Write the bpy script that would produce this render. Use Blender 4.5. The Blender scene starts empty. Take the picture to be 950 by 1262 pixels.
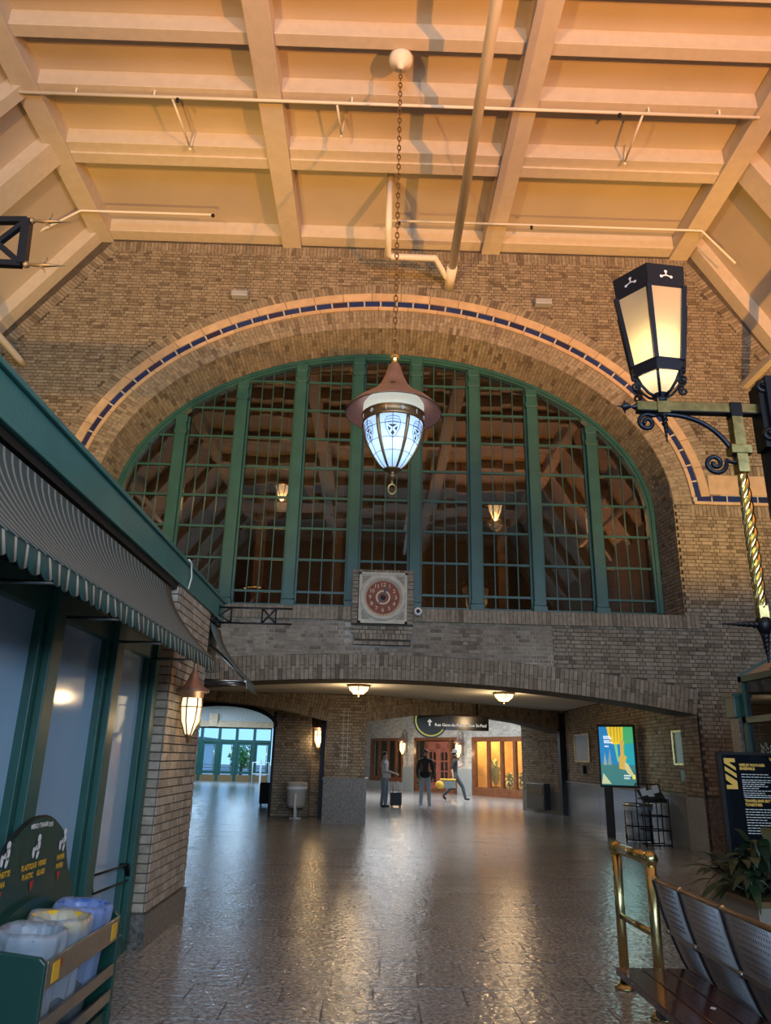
import bpy, math, random
from mathutils import Vector, Matrix
random.seed(7)
PI = math.pi
scene = bpy.context.scene
COL = scene.collection

# ------------------------------------------------------------------ camera
FPX, PITCH, ROLL, YAW, EYE = 910.0, math.radians(18.4), math.radians(1.35), math.radians(0.75), 1.5
_cp, _sp, _cy, _sy = math.cos(PITCH), math.sin(PITCH), math.cos(YAW), math.sin(YAW)
FW = Vector((_sy*_cp, _cy*_cp, _sp)); _rt = Vector((_cy, -_sy, 0)); _up = _rt.cross(FW)
RT = _rt*math.cos(ROLL) + _up*math.sin(ROLL); UP = _up*math.cos(ROLL) - _rt*math.sin(ROLL)
CAM = Vector((0, 0, EYE))
cam_d = bpy.data.cameras.new('camera'); cam = bpy.data.objects.new('camera', cam_d); COL.objects.link(cam)
cam_d.sensor_fit = 'VERTICAL'; cam_d.sensor_height = 24.0; cam_d.lens = 24.0*FPX/1262.0
cam_d.clip_start = 0.05; cam_d.clip_end = 300
_m = Matrix((RT, UP, -FW)).transposed().to_4x4(); _m.translation = CAM
cam.matrix_world = _m; scene.camera = cam

def ray(x, y): return FW + RT*((x-475)/FPX) - UP*((y-631)/FPX)
def at_z(x, y, z=0.0): d = ray(x, y); return CAM + d*((z-EYE)/d.z)
def at_y(x, y, Y): d = ray(x, y); return CAM + d*(Y/d.y)
def at_x(x, y, X): d = ray(x, y); return CAM + d*(X/d.x)

# ------------------------------------------------------------------ view, world, large lights
vs = scene.view_settings
vs.view_transform = 'Standard'; vs.look = 'None'; vs.gamma = 1.0; vs.exposure = 0.0; vs.use_curve_mapping = False
world = bpy.data.worlds.new('overcast_sky'); scene.world = world; world.use_nodes = True
wn = world.node_tree.nodes; wn['Background'].inputs[0].default_value = (0.30, 0.58, 1.0, 1); wn['Background'].inputs[1].default_value = 2.3

def lamp(kind, name, loc, energy, color, target=None, size=0.1, size_y=None, spot=None, blend=0.5):
    d = bpy.data.lights.new(name, kind); d.energy = energy; d.color = color
    if kind == 'AREA':
        d.shape = 'RECTANGLE'; d.size = size; d.size_y = size_y or size
    else:
        d.shadow_soft_size = size
    if spot: d.spot_size = spot; d.spot_blend = blend
    o = bpy.data.objects.new(name, d); COL.objects.link(o); o.location = loc
    if target is not None:
        o.rotation_euler = (Vector(target)-Vector(loc)).to_track_quat('-Z', 'Y').to_euler()
    return o
# daylight entering by the great window at the other end of the hall, behind the viewer
lamp('AREA', 'end_window_daylight', (0.2, -8.6, 5.0), 1350, (0.64, 0.82, 1.0), (0.2, 6, 2.0), 10.0, 4.6)
# cool fill light added at the right, behind the viewer; no window there
lamp('AREA', 'added_side_fill', (8.5, -3.0, 5.2), 1150, (0.60, 0.80, 1.0), (-2.0, 3.5, 1.2), 7.0, 3.4)

# ------------------------------------------------------------------ materials
MATS = {}
def mat(name, col=(0.5, 0.5, 0.5), rough=0.5, metal=0.0, spec=0.5, emit=None, estr=0.0, noise=None, bump=None, alpha=None, coat=0.0, rnd=None):
    """noise=(scale, amount, detail): multiplies the colour; bump=(scale, strength); rnd=(second colour, island) random tint per piece"""
    if name in MATS: return MATS[name]
    m = bpy.data.materials.new(name); m.use_nodes = True; nt = m.node_tree; N = nt.nodes; L = nt.links
    b = N['Principled BSDF']
    b.inputs['Base Color'].default_value = (*col, 1); b.inputs['Roughness'].default_value = rough
    b.inputs['Metallic'].default_value = metal; b.inputs['Specular IOR Level'].default_value = spec
    b.inputs['Coat Weight'].default_value = coat
    if emit is not None:
        b.inputs['Emission Color'].default_value = (*emit, 1); b.inputs['Emission Strength'].default_value = estr
    src = None
    tc = N.new('ShaderNodeNewGeometry')
    if rnd:
        oi = N.new('ShaderNodeObjectInfo')
        ad = N.new('ShaderNodeMath'); ad.operation = 'ADD'; L.new(tc.outputs['Random Per Island'], ad.inputs[0]); L.new(oi.outputs['Random'], ad.inputs[1])
        fr = N.new('ShaderNodeMath'); fr.operation = 'FRACT'; L.new(ad.outputs[0], fr.inputs[0])
        cr = N.new('ShaderNodeValToRGB'); cr.color_ramp.interpolation = 'LINEAR'
        stops = [(0.0, col)] + list(rnd)
        cr.color_ramp.elements[0].position = 0; cr.color_ramp.elements[0].color = (*col, 1)
        cr.color_ramp.elements[1].position = stops[-1][0]; cr.color_ramp.elements[1].color = (*stops[-1][1], 1)
        for p, c in stops[1:-1]:
            e = cr.color_ramp.elements.new(p); e.color = (*c, 1)
        L.new(fr.outputs[0], cr.inputs[0]); src = cr.outputs[0]
    if noise:
        nz = N.new('ShaderNodeTexNoise'); nz.inputs['Scale'].default_value = noise[0]; nz.inputs['Detail'].default_value = noise[2] if len(noise) > 2 else 4
        L.new(tc.outputs['Position'], nz.inputs['Vector'])
        mr = N.new('ShaderNodeMapRange'); mr.inputs[1].default_value = 0.3; mr.inputs[2].default_value = 0.7
        mr.inputs[3].default_value = 1-noise[1]; mr.inputs[4].default_value = 1+noise[1]; L.new(nz.outputs[0], mr.inputs[0])
        mx = N.new('ShaderNodeMix'); mx.data_type = 'RGBA'; mx.blend_type = 'MULTIPLY'; mx.inputs[0].default_value = 1.0
        if src: L.new(src, mx.inputs[6])
        else: mx.inputs[6].default_value = (*col, 1)
        L.new(mr.outputs[0], mx.inputs[7]); src = mx.outputs[2]
    if src: L.new(src, b.inputs['Base Color'])
    if bump:
        nb = N.new('ShaderNodeTexNoise'); nb.inputs['Scale'].default_value = bump[0]; nb.inputs['Detail'].default_value = 3
        L.new(tc.outputs['Position'], nb.inputs['Vector'])
        bp = N.new('ShaderNodeBump'); bp.inputs['Strength'].default_value = bump[1]; bp.inputs['Distance'].default_value = 0.02
        L.new(nb.outputs[0], bp.inputs['Height']); L.new(bp.outputs[0], b.inputs['Normal'])
    if alpha is not None:
        b.inputs['Alpha'].default_value = alpha
    MATS[name] = m; return m

def glass_mat(name, tint, gloss, rough=0.02, gcol=(1, 1, 1)):
    m = bpy.data.materials.new(name); m.use_nodes = True; nt = m.node_tree; N = nt.nodes; L = nt.links
    for n in list(N): N.remove(n)
    out = N.new('ShaderNodeOutputMaterial'); t = N.new('ShaderNodeBsdfTransparent'); t.inputs[0].default_value = (*tint, 1)
    g = N.new('ShaderNodeBsdfGlossy'); g.inputs['Roughness'].default_value = rough; g.inputs['Color'].default_value = (*gcol, 1)
    mx = N.new('ShaderNodeMixShader'); mx.inputs[0].default_value = gloss
    L.new(t.outputs[0], mx.inputs[1]); L.new(g.outputs[0], mx.inputs[2]); L.new(mx.outputs[0], out.inputs[0])
    MATS[name] = m; return m

def stripe_mat(name, base, line, pitch, width):
    m = bpy.data.materials.new(name); m.use_nodes = True; nt = m.node_tree; N = nt.nodes; L = nt.links
    b = N['Principled BSDF']; b.inputs['Roughness'].default_value = 0.75
    g = N.new('ShaderNodeNewGeometry'); s = N.new('ShaderNodeSeparateXYZ'); L.new(g.outputs['Position'], s.inputs[0])
    a = N.new('ShaderNodeMath'); a.operation = 'DIVIDE'; a.inputs[1].default_value = pitch; L.new(s.outputs['Y'], a.inputs[0])
    f = N.new('ShaderNodeMath'); f.operation = 'FRACT'; L.new(a.outputs[0], f.inputs[0])
    c = N.new('ShaderNodeMath'); c.operation = 'LESS_THAN'; c.inputs[1].default_value = width; L.new(f.outputs[0], c.inputs[0])
    mx = N.new('ShaderNodeMix'); mx.data_type = 'RGBA'; L.new(c.outputs[0], mx.inputs[0])
    mx.inputs[6].default_value = (*base, 1); mx.inputs[7].default_value = (*line, 1); L.new(mx.outputs[2], b.inputs['Base Color'])
    MATS[name] = m; return m

BR = dict(rough=0.85, spec=0.25, noise=(14, 0.22, 5))
mat('brick', (0.205, 0.166, 0.122), rnd=[(0.3, (0.24, 0.198, 0.148)), (0.6, (0.285, 0.238, 0.18)), (0.85, (0.215, 0.171, 0.124)), (0.95, (0.13, 0.10, 0.075)), (1.0, (0.19, 0.15, 0.108))], **BR)
mat('brick_pale', (0.33, 0.275, 0.215), rnd=[(0.35, (0.42, 0.36, 0.29)), (0.7, (0.29, 0.235, 0.18)), (1.0, (0.36, 0.30, 0.235))], **BR)
mat('brick_grey', (0.42, 0.42, 0.40), rnd=[(0.4, (0.52, 0.52, 0.49)), (0.75, (0.34, 0.33, 0.31)), (1.0, (0.45, 0.44, 0.42))], **BR)
mat('mortar', (0.075, 0.06, 0.045), 0.95, noise=(6, 0.25))
mat('mortar_pale', (0.10, 0.085, 0.07), 0.95, noise=(6, 0.25))
mat('mortar_grey', (0.50, 0.49, 0.46), 0.95)
mat('tan_stone', (0.47, 0.325, 0.20), 0.7, noise=(5, 0.12), rnd=[(0.5, (0.52, 0.37, 0.24)), (1.0, (0.44, 0.30, 0.185))])
mat('pale_stone', (0.47, 0.43, 0.35), 0.75, noise=(9, 0.12))
mat('blue_tile', (0.012, 0.026, 0.10), 0.22, rnd=[(0.6, (0.016, 0.035, 0.14)), (0.85, (0.03, 0.022, 0.06)), (1.0, (0.01, 0.022, 0.08))])
mat('green_paint', (0.020, 0.082, 0.070), 0.38, noise=(3, 0.15))
mat('green_fascia', (0.042, 0.165, 0.155), 0.35, noise=(2.5, 0.12), bump=(30, 0.1))
mat('green_dark', (0.008, 0.032, 0.028), 0.4)
mat('ceiling_paint', (0.50, 0.42, 0.335), 0.75, noise=(0.9, 0.06))
mat('beam_paint', (0.58, 0.495, 0.395), 0.7, noise=(7, 0.05))
mat('pipe_paint', (0.78, 0.71, 0.61), 0.5)
mat('plaster_tan', (0.58, 0.44, 0.27), 0.85, noise=(2, 0.06))
mat('plaster_white', (0.60, 0.57, 0.50), 0.85)
mat('black_iron', (0.012, 0.014, 0.018), 0.4, 0.6)
mat('navy_iron', (0.014, 0.02, 0.035), 0.32, 0.5)
mat('brass', (0.46, 0.37, 0.17), 0.25, 1.0, noise=(9, 0.2))
mat('old_brass', (0.42, 0.33, 0.14), 0.3, 1.0, noise=(12, 0.3))
mat('bright_brass', (0.9, 0.72, 0.3), 0.15, 1.0)
mat('copper', (0.33, 0.21, 0.17), 0.42, 0.6, noise=(6, 0.2))
mat('copper_under', (0.50, 0.26, 0.24), 0.45, 0.2)
mat('bronze', (0.25, 0.16, 0.08), 0.4, 0.8, noise=(8, 0.2))
mat('steel', (0.36, 0.34, 0.32), 0.3, 1.0, noise=(20, 0.1))
mat('chrome', (0.75, 0.75, 0.75), 0.12, 1.0)
mat('grey_metal', (0.42, 0.45, 0.50), 0.42, 0.3, noise=(3, 0.1))
mat('dark_metal', (0.03, 0.033, 0.038), 0.45, 0.4)
mat('perforation', (0.02, 0.022, 0.026), 0.7)
mat('granite', (0.13, 0.12, 0.11), 0.4, noise=(30, 0.6, 8))
mat('granite_polished', (0.16, 0.17, 0.19), 0.16, noise=(60, 0.3, 6))
mat('mahogany', (0.055, 0.018, 0.014), 0.16, noise=(5, 0.3), coat=0.4)
mat('door_wood', (0.17, 0.062, 0.026), 0.35, noise=(6, 0.25))
mat('red_wood', (0.33, 0.10, 0.07), 0.4, noise=(6, 0.2))
mat('kick_wood', (0.20, 0.12, 0.05), 0.45)
mat('terracotta', (0.21, 0.068, 0.042), 0.8, noise=(12, 0.15))
mat('clock_cream', (0.62, 0.48, 0.34), 0.7)
mat('black', (0.006, 0.006, 0.007), 0.6)
mat('black_gloss', (0.008, 0.01, 0.014), 0.15)
mat('white', (0.75, 0.76, 0.78), 0.5)
mat('yellow', (0.72, 0.42, 0.03), 0.5)
mat('yellow_logo', (0.85, 0.52, 0.10), 0.5)
mat('red', (0.45, 0.03, 0.03), 0.5)
mat('cream_text', (0.8, 0.8, 0.78), 0.6)
mat('frosted_blue', (0.30, 0.44, 0.60), 0.08, noise=(0.7, 0.10))
mat('awning_under', (0.02, 0.03, 0.03), 0.9)
stripe_mat('awning_canopy', (0.042, 0.07, 0.07), (0.25, 0.25, 0.24), 0.088, 0.27)
stripe_mat('awning_valance', (0.016, 0.06, 0.055), (0.42, 0.40, 0.36), 0.105, 0.2)
mat('floor_stone', (0.225, 0.225, 0.225), 0.17, noise=(30, 0.7, 8), bump=(17, 0.42), rnd=[(0.5, (0.265, 0.262, 0.257)), (1.0, (0.195, 0.195, 0.195))])
mat('floor_joint', (0.05, 0.047, 0.045), 0.5)
glass_mat('window_glass', (0.50, 0.46, 0.42), 0.075, 0.012)
glass_mat('clear_glass', (0.85, 0.92, 0.92), 0.10, 0.01)
glass_mat('tinted_glass', (0.30, 0.36, 0.42), 0.16, 0.02)
def film_mat(name, tint, col, fac, rough=0.25, trans=0.0):
    # thin plastic film or frosted glass: part clear, part scattering
    m = bpy.data.materials.new(name); m.use_nodes = True; nt = m.node_tree; N = nt.nodes; L = nt.links
    out = N['Material Output']; b = N['Principled BSDF']; b.inputs['Base Color'].default_value = (*col, 1); b.inputs['Roughness'].default_value = rough
    t = N.new('ShaderNodeBsdfTransparent'); t.inputs[0].default_value = (*tint, 1); mx = N.new('ShaderNodeMixShader'); mx.inputs[0].default_value = fac
    sh = b.outputs[0]
    if trans:
        tr = N.new('ShaderNodeBsdfTranslucent'); tr.inputs[0].default_value = (*col, 1); m2 = N.new('ShaderNodeMixShader'); m2.inputs[0].default_value = trans; L.new(sh, m2.inputs[1]); L.new(tr.outputs[0], m2.inputs[2]); sh = m2.outputs[0]
    L.new(t.outputs[0], mx.inputs[1]); L.new(sh, mx.inputs[2]); L.new(mx.outputs[0], out.inputs[0]); MATS[name] = m; return m
film_mat('bag_plastic', (0.9, 0.94, 1.0), (0.62, 0.70, 0.80), 0.5, 0.22, 0.3); film_mat('bag_blue', (0.7, 0.8, 1.0), (0.42, 0.55, 0.85), 0.55, 0.22, 0.3)
film_mat('lantern_pane', (1, 1, 1), (0.93, 0.84, 0.64), 1.0, 0.35, 0.75); film_mat('opal_glass', (1, 1, 1), (0.52, 0.70, 0.98), 1.0, 0.25, 0.8)

# ------------------------------------------------------------------ mesh builder
class MB:
    def __init__(s): s.v = []; s.f = []; s.sm = []
    def add(s, verts, faces, smooth=False):
        b = len(s.v); s.v.extend([tuple(p) for p in verts])
        for f in faces: s.f.append(tuple(b+i for i in f)); s.sm.append(smooth)
        return s
    def box(s, x0, x1, y0, y1, z0, z1):
        if x0 > x1: x0, x1 = x1, x0
        if y0 > y1: y0, y1 = y1, y0
        if z0 > z1: z0, z1 = z1, z0
        return s.add([(x0,y0,z0),(x1,y0,z0),(x1,y1,z0),(x0,y1,z0),(x0,y0,z1),(x1,y0,z1),(x1,y1,z1),(x0,y1,z1)],
                     [(0,3,2,1),(4,5,6,7),(0,1,5,4),(1,2,6,5),(2,3,7,6),(3,0,4,7)])
    def obox(s, c, U, V, N, a, b, d):
        """box with half sizes a, b, d along unit axes U, V, N"""
        c = Vector(c); P = []
        for k in (-1, 1):
            for (i, j) in ((-1,-1),(1,-1),(1,1),(-1,1)): P.append(c+U*(i*a)+V*(j*b)+N*(k*d))
        return s.add(P, [(0,3,2,1),(4,5,6,7),(0,1,5,4),(1,2,6,5),(2,3,7,6),(3,0,4,7)])
    def bar(s, p, q, w, h=None, up=(0,0,1)):
        """rectangular bar from p to q, width w, height h"""
        p = Vector(p); q = Vector(q); h = h or w; d = (q-p); ln = d.length; d = d/ln
        up = Vector(up)
        if abs(d.dot(up)) > 0.98: up = Vector((0,1,0)) if abs(d.y) < 0.9 else Vector((1,0,0))
        r = d.cross(up).normalized(); u = r.cross(d)
        return s.obox((p+q)/2, d, r, u, ln/2, w/2, h/2)
    def quad(s, *p): return s.add(p, [tuple(range(len(p)))])
    def prism(s, pts, ext):
        """polygon (3D points) extruded by the vector ext"""
        n = len(pts); ext = Vector(ext); P = [Vector(p) for p in pts]; P += [p+ext for p in P]
        F = [tuple(reversed(range(n))), tuple(range(n, 2*n))] + [(i, (i+1) % n, n+(i+1) % n, n+i) for i in range(n)]
        return s.add(P, F)
    def tube(s, pts, r, n=8, closed=False, cap=True):
        pts = [Vector(p) for p in pts]; m = len(pts); rs = r if isinstance(r, (list, tuple)) else [r]*m
        base = len(s.v); prev = None
        for i, p in enumerate(pts):
            if closed: t = pts[(i+1) % m]-pts[i-1]
            else: t = pts[min(i+1, m-1)]-pts[max(i-1, 0)]
            t.normalize()
            if prev is None:
                a = Vector((0,0,1)) if abs(t.z) < 0.9 else Vector((1,0,0))
                u = t.cross(a).normalized()
            else:
                u = (prev-t*prev.dot(t)).normalized()
            prev = u; w = t.cross(u)
            for k in range(n):
                an = 2*PI*k/n; q = p+(u*math.cos(an)+w*math.sin(an))*rs[i]; s.v.append(tuple(q))
        for i in range(m if closed else m-1):
            for k in range(n):
                a = base+i*n+k; b = base+i*n+(k+1) % n; j = (i+1) % m
                s.f.append((a, b, base+j*n+(k+1) % n, base+j*n+k)); s.sm.append(True)
        if cap and not closed:
            s.f.append(tuple(base+k for k in reversed(range(n)))); s.sm.append(False)
            s.f.append(tuple(base+(m-1)*n+k for k in range(n))); s.sm.append(False)
        return s
    def lathe(s, prof, c=(0,0,0), n=24, a0=0.0, a1=2*PI, M=None, smooth=True):
        """profile of (radius, height) turned about the z axis through c"""
        full = abs(a1-a0-2*PI) < 1e-6; m = n if full else n+1; base = len(s.v)
        for (r, z) in prof:
            for k in range(m):
                an = a0+(a1-a0)*k/n; p = Vector((r*math.cos(an), r*math.sin(an), z))
                if M is not None: p = M @ p
                s.v.append((p.x+c[0], p.y+c[1], p.z+c[2]))
        for i in range(len(prof)-1):
            for k in range(n):
                k2 = (k+1) % m
                s.f.append((base+i*m+k, base+i*m+k2, base+(i+1)*m+k2, base+(i+1)*m+k)); s.sm.append(smooth)
        return s
    def sphere(s, c, r, n=12, sc=(1,1,1)):
        prof = [(r*math.sin(PI*i/(n//2+2)), -r*math.cos(PI*i/(n//2+2))) for i in range(n//2+3)]
        b = len(s.v); s.lathe(prof, (0,0,0), n)
        for i in range(b, len(s.v)):
            p = s.v[i]; s.v[i] = (p[0]*sc[0]+c[0], p[1]*sc[1]+c[1], p[2]*sc[2]+c[2])
        return s
    def xf(s, M):
        s.v = [tuple(M @ Vector(p)) for p in s.v]; return s
    def build(s, name, m, parent=None, local=False, bevel=0.0):
        me = bpy.data.meshes.new(name); V = s.v
        if parent is not None and not local:
            o = world_loc(parent); V = [(p[0]-o[0], p[1]-o[1], p[2]-o[2]) for p in V]
        me.from_pydata(V, [], s.f)
        me.polygons.foreach_set('use_smooth', s.sm)
        me.materials.append(MATS[m] if isinstance(m, str) else m)
        me.update()
        ob = bpy.data.objects.new(name, me); COL.objects.link(ob)
        if parent is not None: ob.parent = parent
        if bevel:
            bv = ob.modifiers.new('bevel', 'BEVEL'); bv.width = bevel; bv.segments = 2; bv.limit_method = 'ANGLE'
        return ob
def world_loc(o):
    p = Vector((0,0,0))
    while o is not None: p += o.location; o = o.parent
    return p
def empty(name, loc, rz=0.0):
    o = bpy.data.objects.new(name, None); COL.objects.link(o); o.location = loc; o.rotation_euler = (0,0,rz); o.empty_display_size = 0.1
    return o
def tag(o, label, cat, group=None):
    o['label'] = label; o['category'] = cat
    if group: o['group'] = group
    return o
def thing(name, label, cat, loc, rz=0.0, group=None): return tag(empty(name, loc, rz), label, cat, group)
def struct(o, label=None):
    o['kind'] = 'structure'
    if label: o['label'] = label
    return o
def stuff(o): o['kind'] = 'stuff'; return o
def copy_tree(o, parent=None):
    c = o.copy(); COL.objects.link(c)
    if parent is not None: c.parent = parent
    for ch in o.children: copy_tree(ch, c)
    return c
def text_mb(body, size, origin, U, V, align='CENTER', extrude=0.0, bold=0.0):
    """lettering as flat mesh on the plane spanned by U, V"""
    cu = bpy.data.curves.new('lettering', 'FONT'); cu.body = body; cu.size = size; cu.align_x = align; cu.align_y = 'CENTER'; cu.offset = bold
    cu.resolution_u = 2
    ob = bpy.data.objects.new('lettering', cu); COL.objects.link(ob)
    dg = bpy.context.evaluated_depsgraph_get(); me = bpy.data.meshes.new_from_object(ob.evaluated_get(dg))
    mb = MB(); origin = Vector(origin)
    mb.add([origin+U*v.co.x+V*v.co.y for v in me.vertices], [tuple(p.vertices) for p in me.polygons])
    bpy.data.objects.remove(ob); bpy.data.curves.remove(cu); bpy.data.meshes.remove(me)
    return mb
X3, Y3, Z3 = Vector((1,0,0)), Vector((0,1,0)), Vector((0,0,1))
# ================================================================== THE SETTING
W = 13.42          # plane of the great brick end wall
X0, ZS = 0.17, 6.2  # axis and springing height of the great arch
XF = -1.8          # face of the shop on the left
rnd = random.Random(11)

def brick_box(mb, c, U, V, N, w, h, proud):
    """five visible faces of one brick; c = centre on the mortar plane, N = outward"""
    a, b = U*(w/2), V*(h/2); t = N*proud; k = N*-0.01
    P = [c-a-b+k, c+a-b+k, c+a+b+k, c-a+b+k, c-a-b+t, c+a-b+t, c+a+b+t, c-a+b+t]
    mb.add(P, [(4,5,6,7), (0,1,5,4), (1,2,6,5), (2,3,7,6), (3,0,4,7)])
def bond(u0, u1, v0, v1, course=0.072, long=0.215, short=0.105, j=0.013, keep=None):
    """bricks of a Flemish bond as (u, v, w, h)"""
    out = []; row = 0; v = v0
    while v+course*0.6 <= v1+1e-6:
        h = min(course, v1-v)-j; u = u0-(0.0 if row % 2 else 0.16)-rnd.random()*0.01; k = row % 2
        while u < u1:
            w = long if k % 2 else short; a, b = max(u, u0), min(u+w, u1)
            if b-a > 0.03:
                c = ((a+b)/2, v+(h+j)/2, b-a-j, h)
                if keep is None or keep(c[0], c[1]): out.append(c)
            u += w; k += 1
        v += course; row += 1
    return out
def panel(mb, O, U, V, N, bricks, proud=0.010, jit=0.004):
    O = Vector(O)
    for (u, v, w, h) in bricks: brick_box(mb, O+U*u+V*v, U, V, N, w, h, proud+rnd.uniform(-jit, jit))
UNIT = MB().box(-.5, .5, -.5, .5, -.5, .5)
def unit_mesh(m, name='brick'):
    me = bpy.data.meshes.new(name); me.from_pydata(UNIT.v, [], UNIT.f); me.materials.append(MATS[m]); return me
BRICK_MESH = {k: unit_mesh(k) for k in ('brick', 'brick_pale', 'floor_stone', 'blue_tile', 'tan_stone')}
def piece(name, kind, c, U, V, N, w, h, d, parent):
    o = bpy.data.objects.new(name, BRICK_MESH[kind]); COL.objects.link(o)
    M = Matrix((U*w, V*h, N*d)).transposed().to_4x4(); M.translation = Vector(c)-world_loc(parent)
    o.parent = parent; o.matrix_local = M
    return o

# ------------------------------------------------------------------ floor
fl = MB(); fl.box(-15, 10.5, -9, 47.2, -0.2, -0.012)
floor = struct(fl.build('floor', 'floor_joint'))
TW, TH, TJ = 0.61, 0.355, 0.008
near, far_mb = 0, MB()
cand = []
row = 0; y = -8.0
while y < 26.5:
    x = -9.0-(TW/2 if row % 2 else 0)-rnd.random()*0.1
    while x < 9.5:
        cand.append((x, y)); x += TW
    y += TH; row += 1
def seen(x, y):
    d = Vector((x, y, 0))-CAM; f = d.dot(FW)
    if f < 0.3: return False
    px_, py_ = 475+FPX*d.dot(RT)/f, 631-FPX*d.dot(UP)/f
    return -20 < px_ < 970 and py_ < 1285
def hidden(x, y): return x < XF-0.05 and y < 8.9
vis = sorted([c for c in cand if seen(c[0]+TW/2, c[1]+TH/2) and not hidden(c[0]+TW, c[1]+TH/2)], key=lambda c: c[1])
solo = set(vis[:300])
for c in cand:
    dz = rnd.uniform(-0.0015, 0.0015)
    if c in solo:
        piece('tile', 'floor_stone', (c[0]+TW/2, c[1]+TH/2, -0.01+dz), X3, Y3, Z3, TW-TJ, TH-TJ, 0.02, floor)
    else:
        far_mb.add([(c[0]+TJ/2, c[1]+TJ/2, dz), (c[0]+TW-TJ/2, c[1]+TJ/2, dz), (c[0]+TW-TJ/2, c[1]+TH-TJ/2, dz), (c[0]+TJ/2, c[1]+TH-TJ/2, dz)], [(0,1,2,3)])
far_mb.add([(-15, 26.5, 0), (10.5, 26.5, 0), (10.5, 47.2, 0), (-15, 47.2, 0)], [(0,1,2,3)])
stuff(far_mb.build('tile_field', 'floor_stone', floor))

# ------------------------------------------------------------------ great end wall
def ell_z(x, a, b): t = 1-((x-X0)/a)**2; return ZS+b*math.sqrt(t) if t > 0 else None
ARR, WIN = (5.59, 3.80), (5.48, 3.60)
RING, THIN, BLUE, TAN, SOLD = (5.95, 4.22), (6.02, 4.30), (6.14, 4.45), (6.31, 4.63), (6.53, 4.84)
R_LOW, ZC_LOW = 33.1, 2.815
def low_z(x, r=0.0):
    R = R_LOW+r; return (ZC_LOW-R_LOW)+math.sqrt(R*R-(x-X0)**2)
LOWX = 5.59
def roof_z(x):
    if x < -5.85: return 11.92+(x+5.85)*(2.47/1.91)
    if x > 6.6: return 11.92-(x-6.6)*(2.26/1.47)
    return 11.95
wl = MB(); step = 0.1; x = -8.6
while x < 8.9-1e-6:
    xa, xb = x, x+step
    def cols(xx):
        r = abs(xx-X0); iv = []
        lo = low_z(xx) if r < LOWX else 0.0
        if r < ARR[0]:
            iv.append((lo, 4.12)); iv.append((ell_z(xx, *ARR), 12.3))
        else: iv.append((lo, 12.3))
        return iv
    A, B = cols(xa+1e-4), cols(xb-1e-4)
    if len(A) != len(B): A = B = cols((xa+xb)/2)
    for (a0, a1), (b0, b1) in zip(A, B): wl.quad((xa, W, a0), (xb, W, b0), (xb, W, b1), (xa, W, a1))
    x += step
# thickness of the wall: arch soffit, jambs, window seat, low arch soffit
Y1 = 14.32
n = 80
for i in range(n):
    t0, t1 = PI*i/n, PI*(i+1)/n
    P = [(X0+a*math.cos(t), yy, ZS+b*math.sin(t)) for (a, b, yy, t) in ((*ARR, W, t0), (*ARR, W, t1), (*WIN, Y1, t1), (*WIN, Y1, t0))]
    wl.quad(*P)
for s in (-1, 1):
    wl.quad((X0+s*ARR[0], W, 4.12), (X0+s*ARR[0], W, ZS), (X0+s*WIN[0], Y1, ZS), (X0+s*WIN[0], Y1, 4.12))
wl.quad((X0-5.59, W, 4.12), (X0+5.59, W, 4.12), (X0+5.59, Y1, 4.2), (X0-5.59, Y1, 4.2))
for i in range(40):
    xa, xb = X0-LOWX+2*LOWX*i/40, X0-LOWX+2*LOWX*(i+1)/40
    wl.quad((xa, W, low_z(xa)), (xb, W, low_z(xb)), (xb, W+0.75, low_z(xb)), (xa, W+0.75, low_z(xa)))
for s in (-1, 1): wl.quad((X0+s*LOWX, W, 0), (X0+s*LOWX, W, 2.36), (X0+s*LOWX, W+0.75, 2.36), (X0+s*LOWX, W+0.75, 0))
wall_front = struct(wl.build('wall_front', 'mortar'))
NF = Vector((0, -1, 0))

def inside_ell(x, z, e): return z > ZS and ((x-X0)/e[0])**2+((z-ZS)/e[1])**2 < 1
def keep_wall(x, z):
    r = abs(x-X0)
    if z > roof_z(x)-0.235*(1.0 if -5.85 < x < 6.6 else 1.65): return False
    if z >= 6.28:
        if inside_ell(x, z, SOLD): return False
        if r > 6.2 and z < 7.12: return False
        if r < SOLD[0] and z < 7.12: return False
    else:
        if z > 6.05 and r > 5.9: return False
        if r < 5.6 and z > 3.86: return False
    if r < LOWX+0.06 and z < low_z(x, 0.44): return False
    if z < 0.98: return False
    if -0.42 < x < 0.73 and 3.4 < z < 4.9: return False
    return True
wb = MB()
panel(wb, (0, W, 0), X3, Z3, NF, bond(-8.5, 8.8, 0.94, 11.95, keep=keep_wall))
def soldiers_line(mb, x0, x1, z0, z1, w=0.076, proud=0.014):
    x = x0
    while x < x1-0.02:
        ww = min(w, x1-x)
        brick_box(mb, Vector((x+ww/2, W, (z0+z1)/2)), X3, Z3, NF, ww-0.009, z1-z0-0.008, proud+rnd.uniform(-.004, .004)); x += w
soldiers_line(wb, -5.85, 6.6, 11.72, 11.95)
soldiers_line(wb, 6.33, 8.8, 6.9, 7.12); soldiers_line(wb, 6.0, 8.8, 6.05, 6.28)
soldiers_line(wb, -8.5, -6.0, 6.9, 7.12); soldiers_line(wb, -8.5, -5.65, 6.05, 6.28)
for (xa, za, xb, zb, side) in ((-5.85, 11.92, -8.4, 8.62, 1), (6.6, 11.92, 8.75, 8.61, -1)):
    d = Vector((xb-xa, 0, zb-za)); ln = d.length; d.normalize(); nn = Vector((-d.z, 0, d.x))
    if nn.x*side < 0: nn = -nn
    k = 0.04
    while k < ln:
        c = Vector((xa, W, za))+d*k+nn*0.115; brick_box(wb, c, d, nn, NF, 0.067, 0.215, 0.014+rnd.uniform(-.004, .004)); k += 0.076
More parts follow.
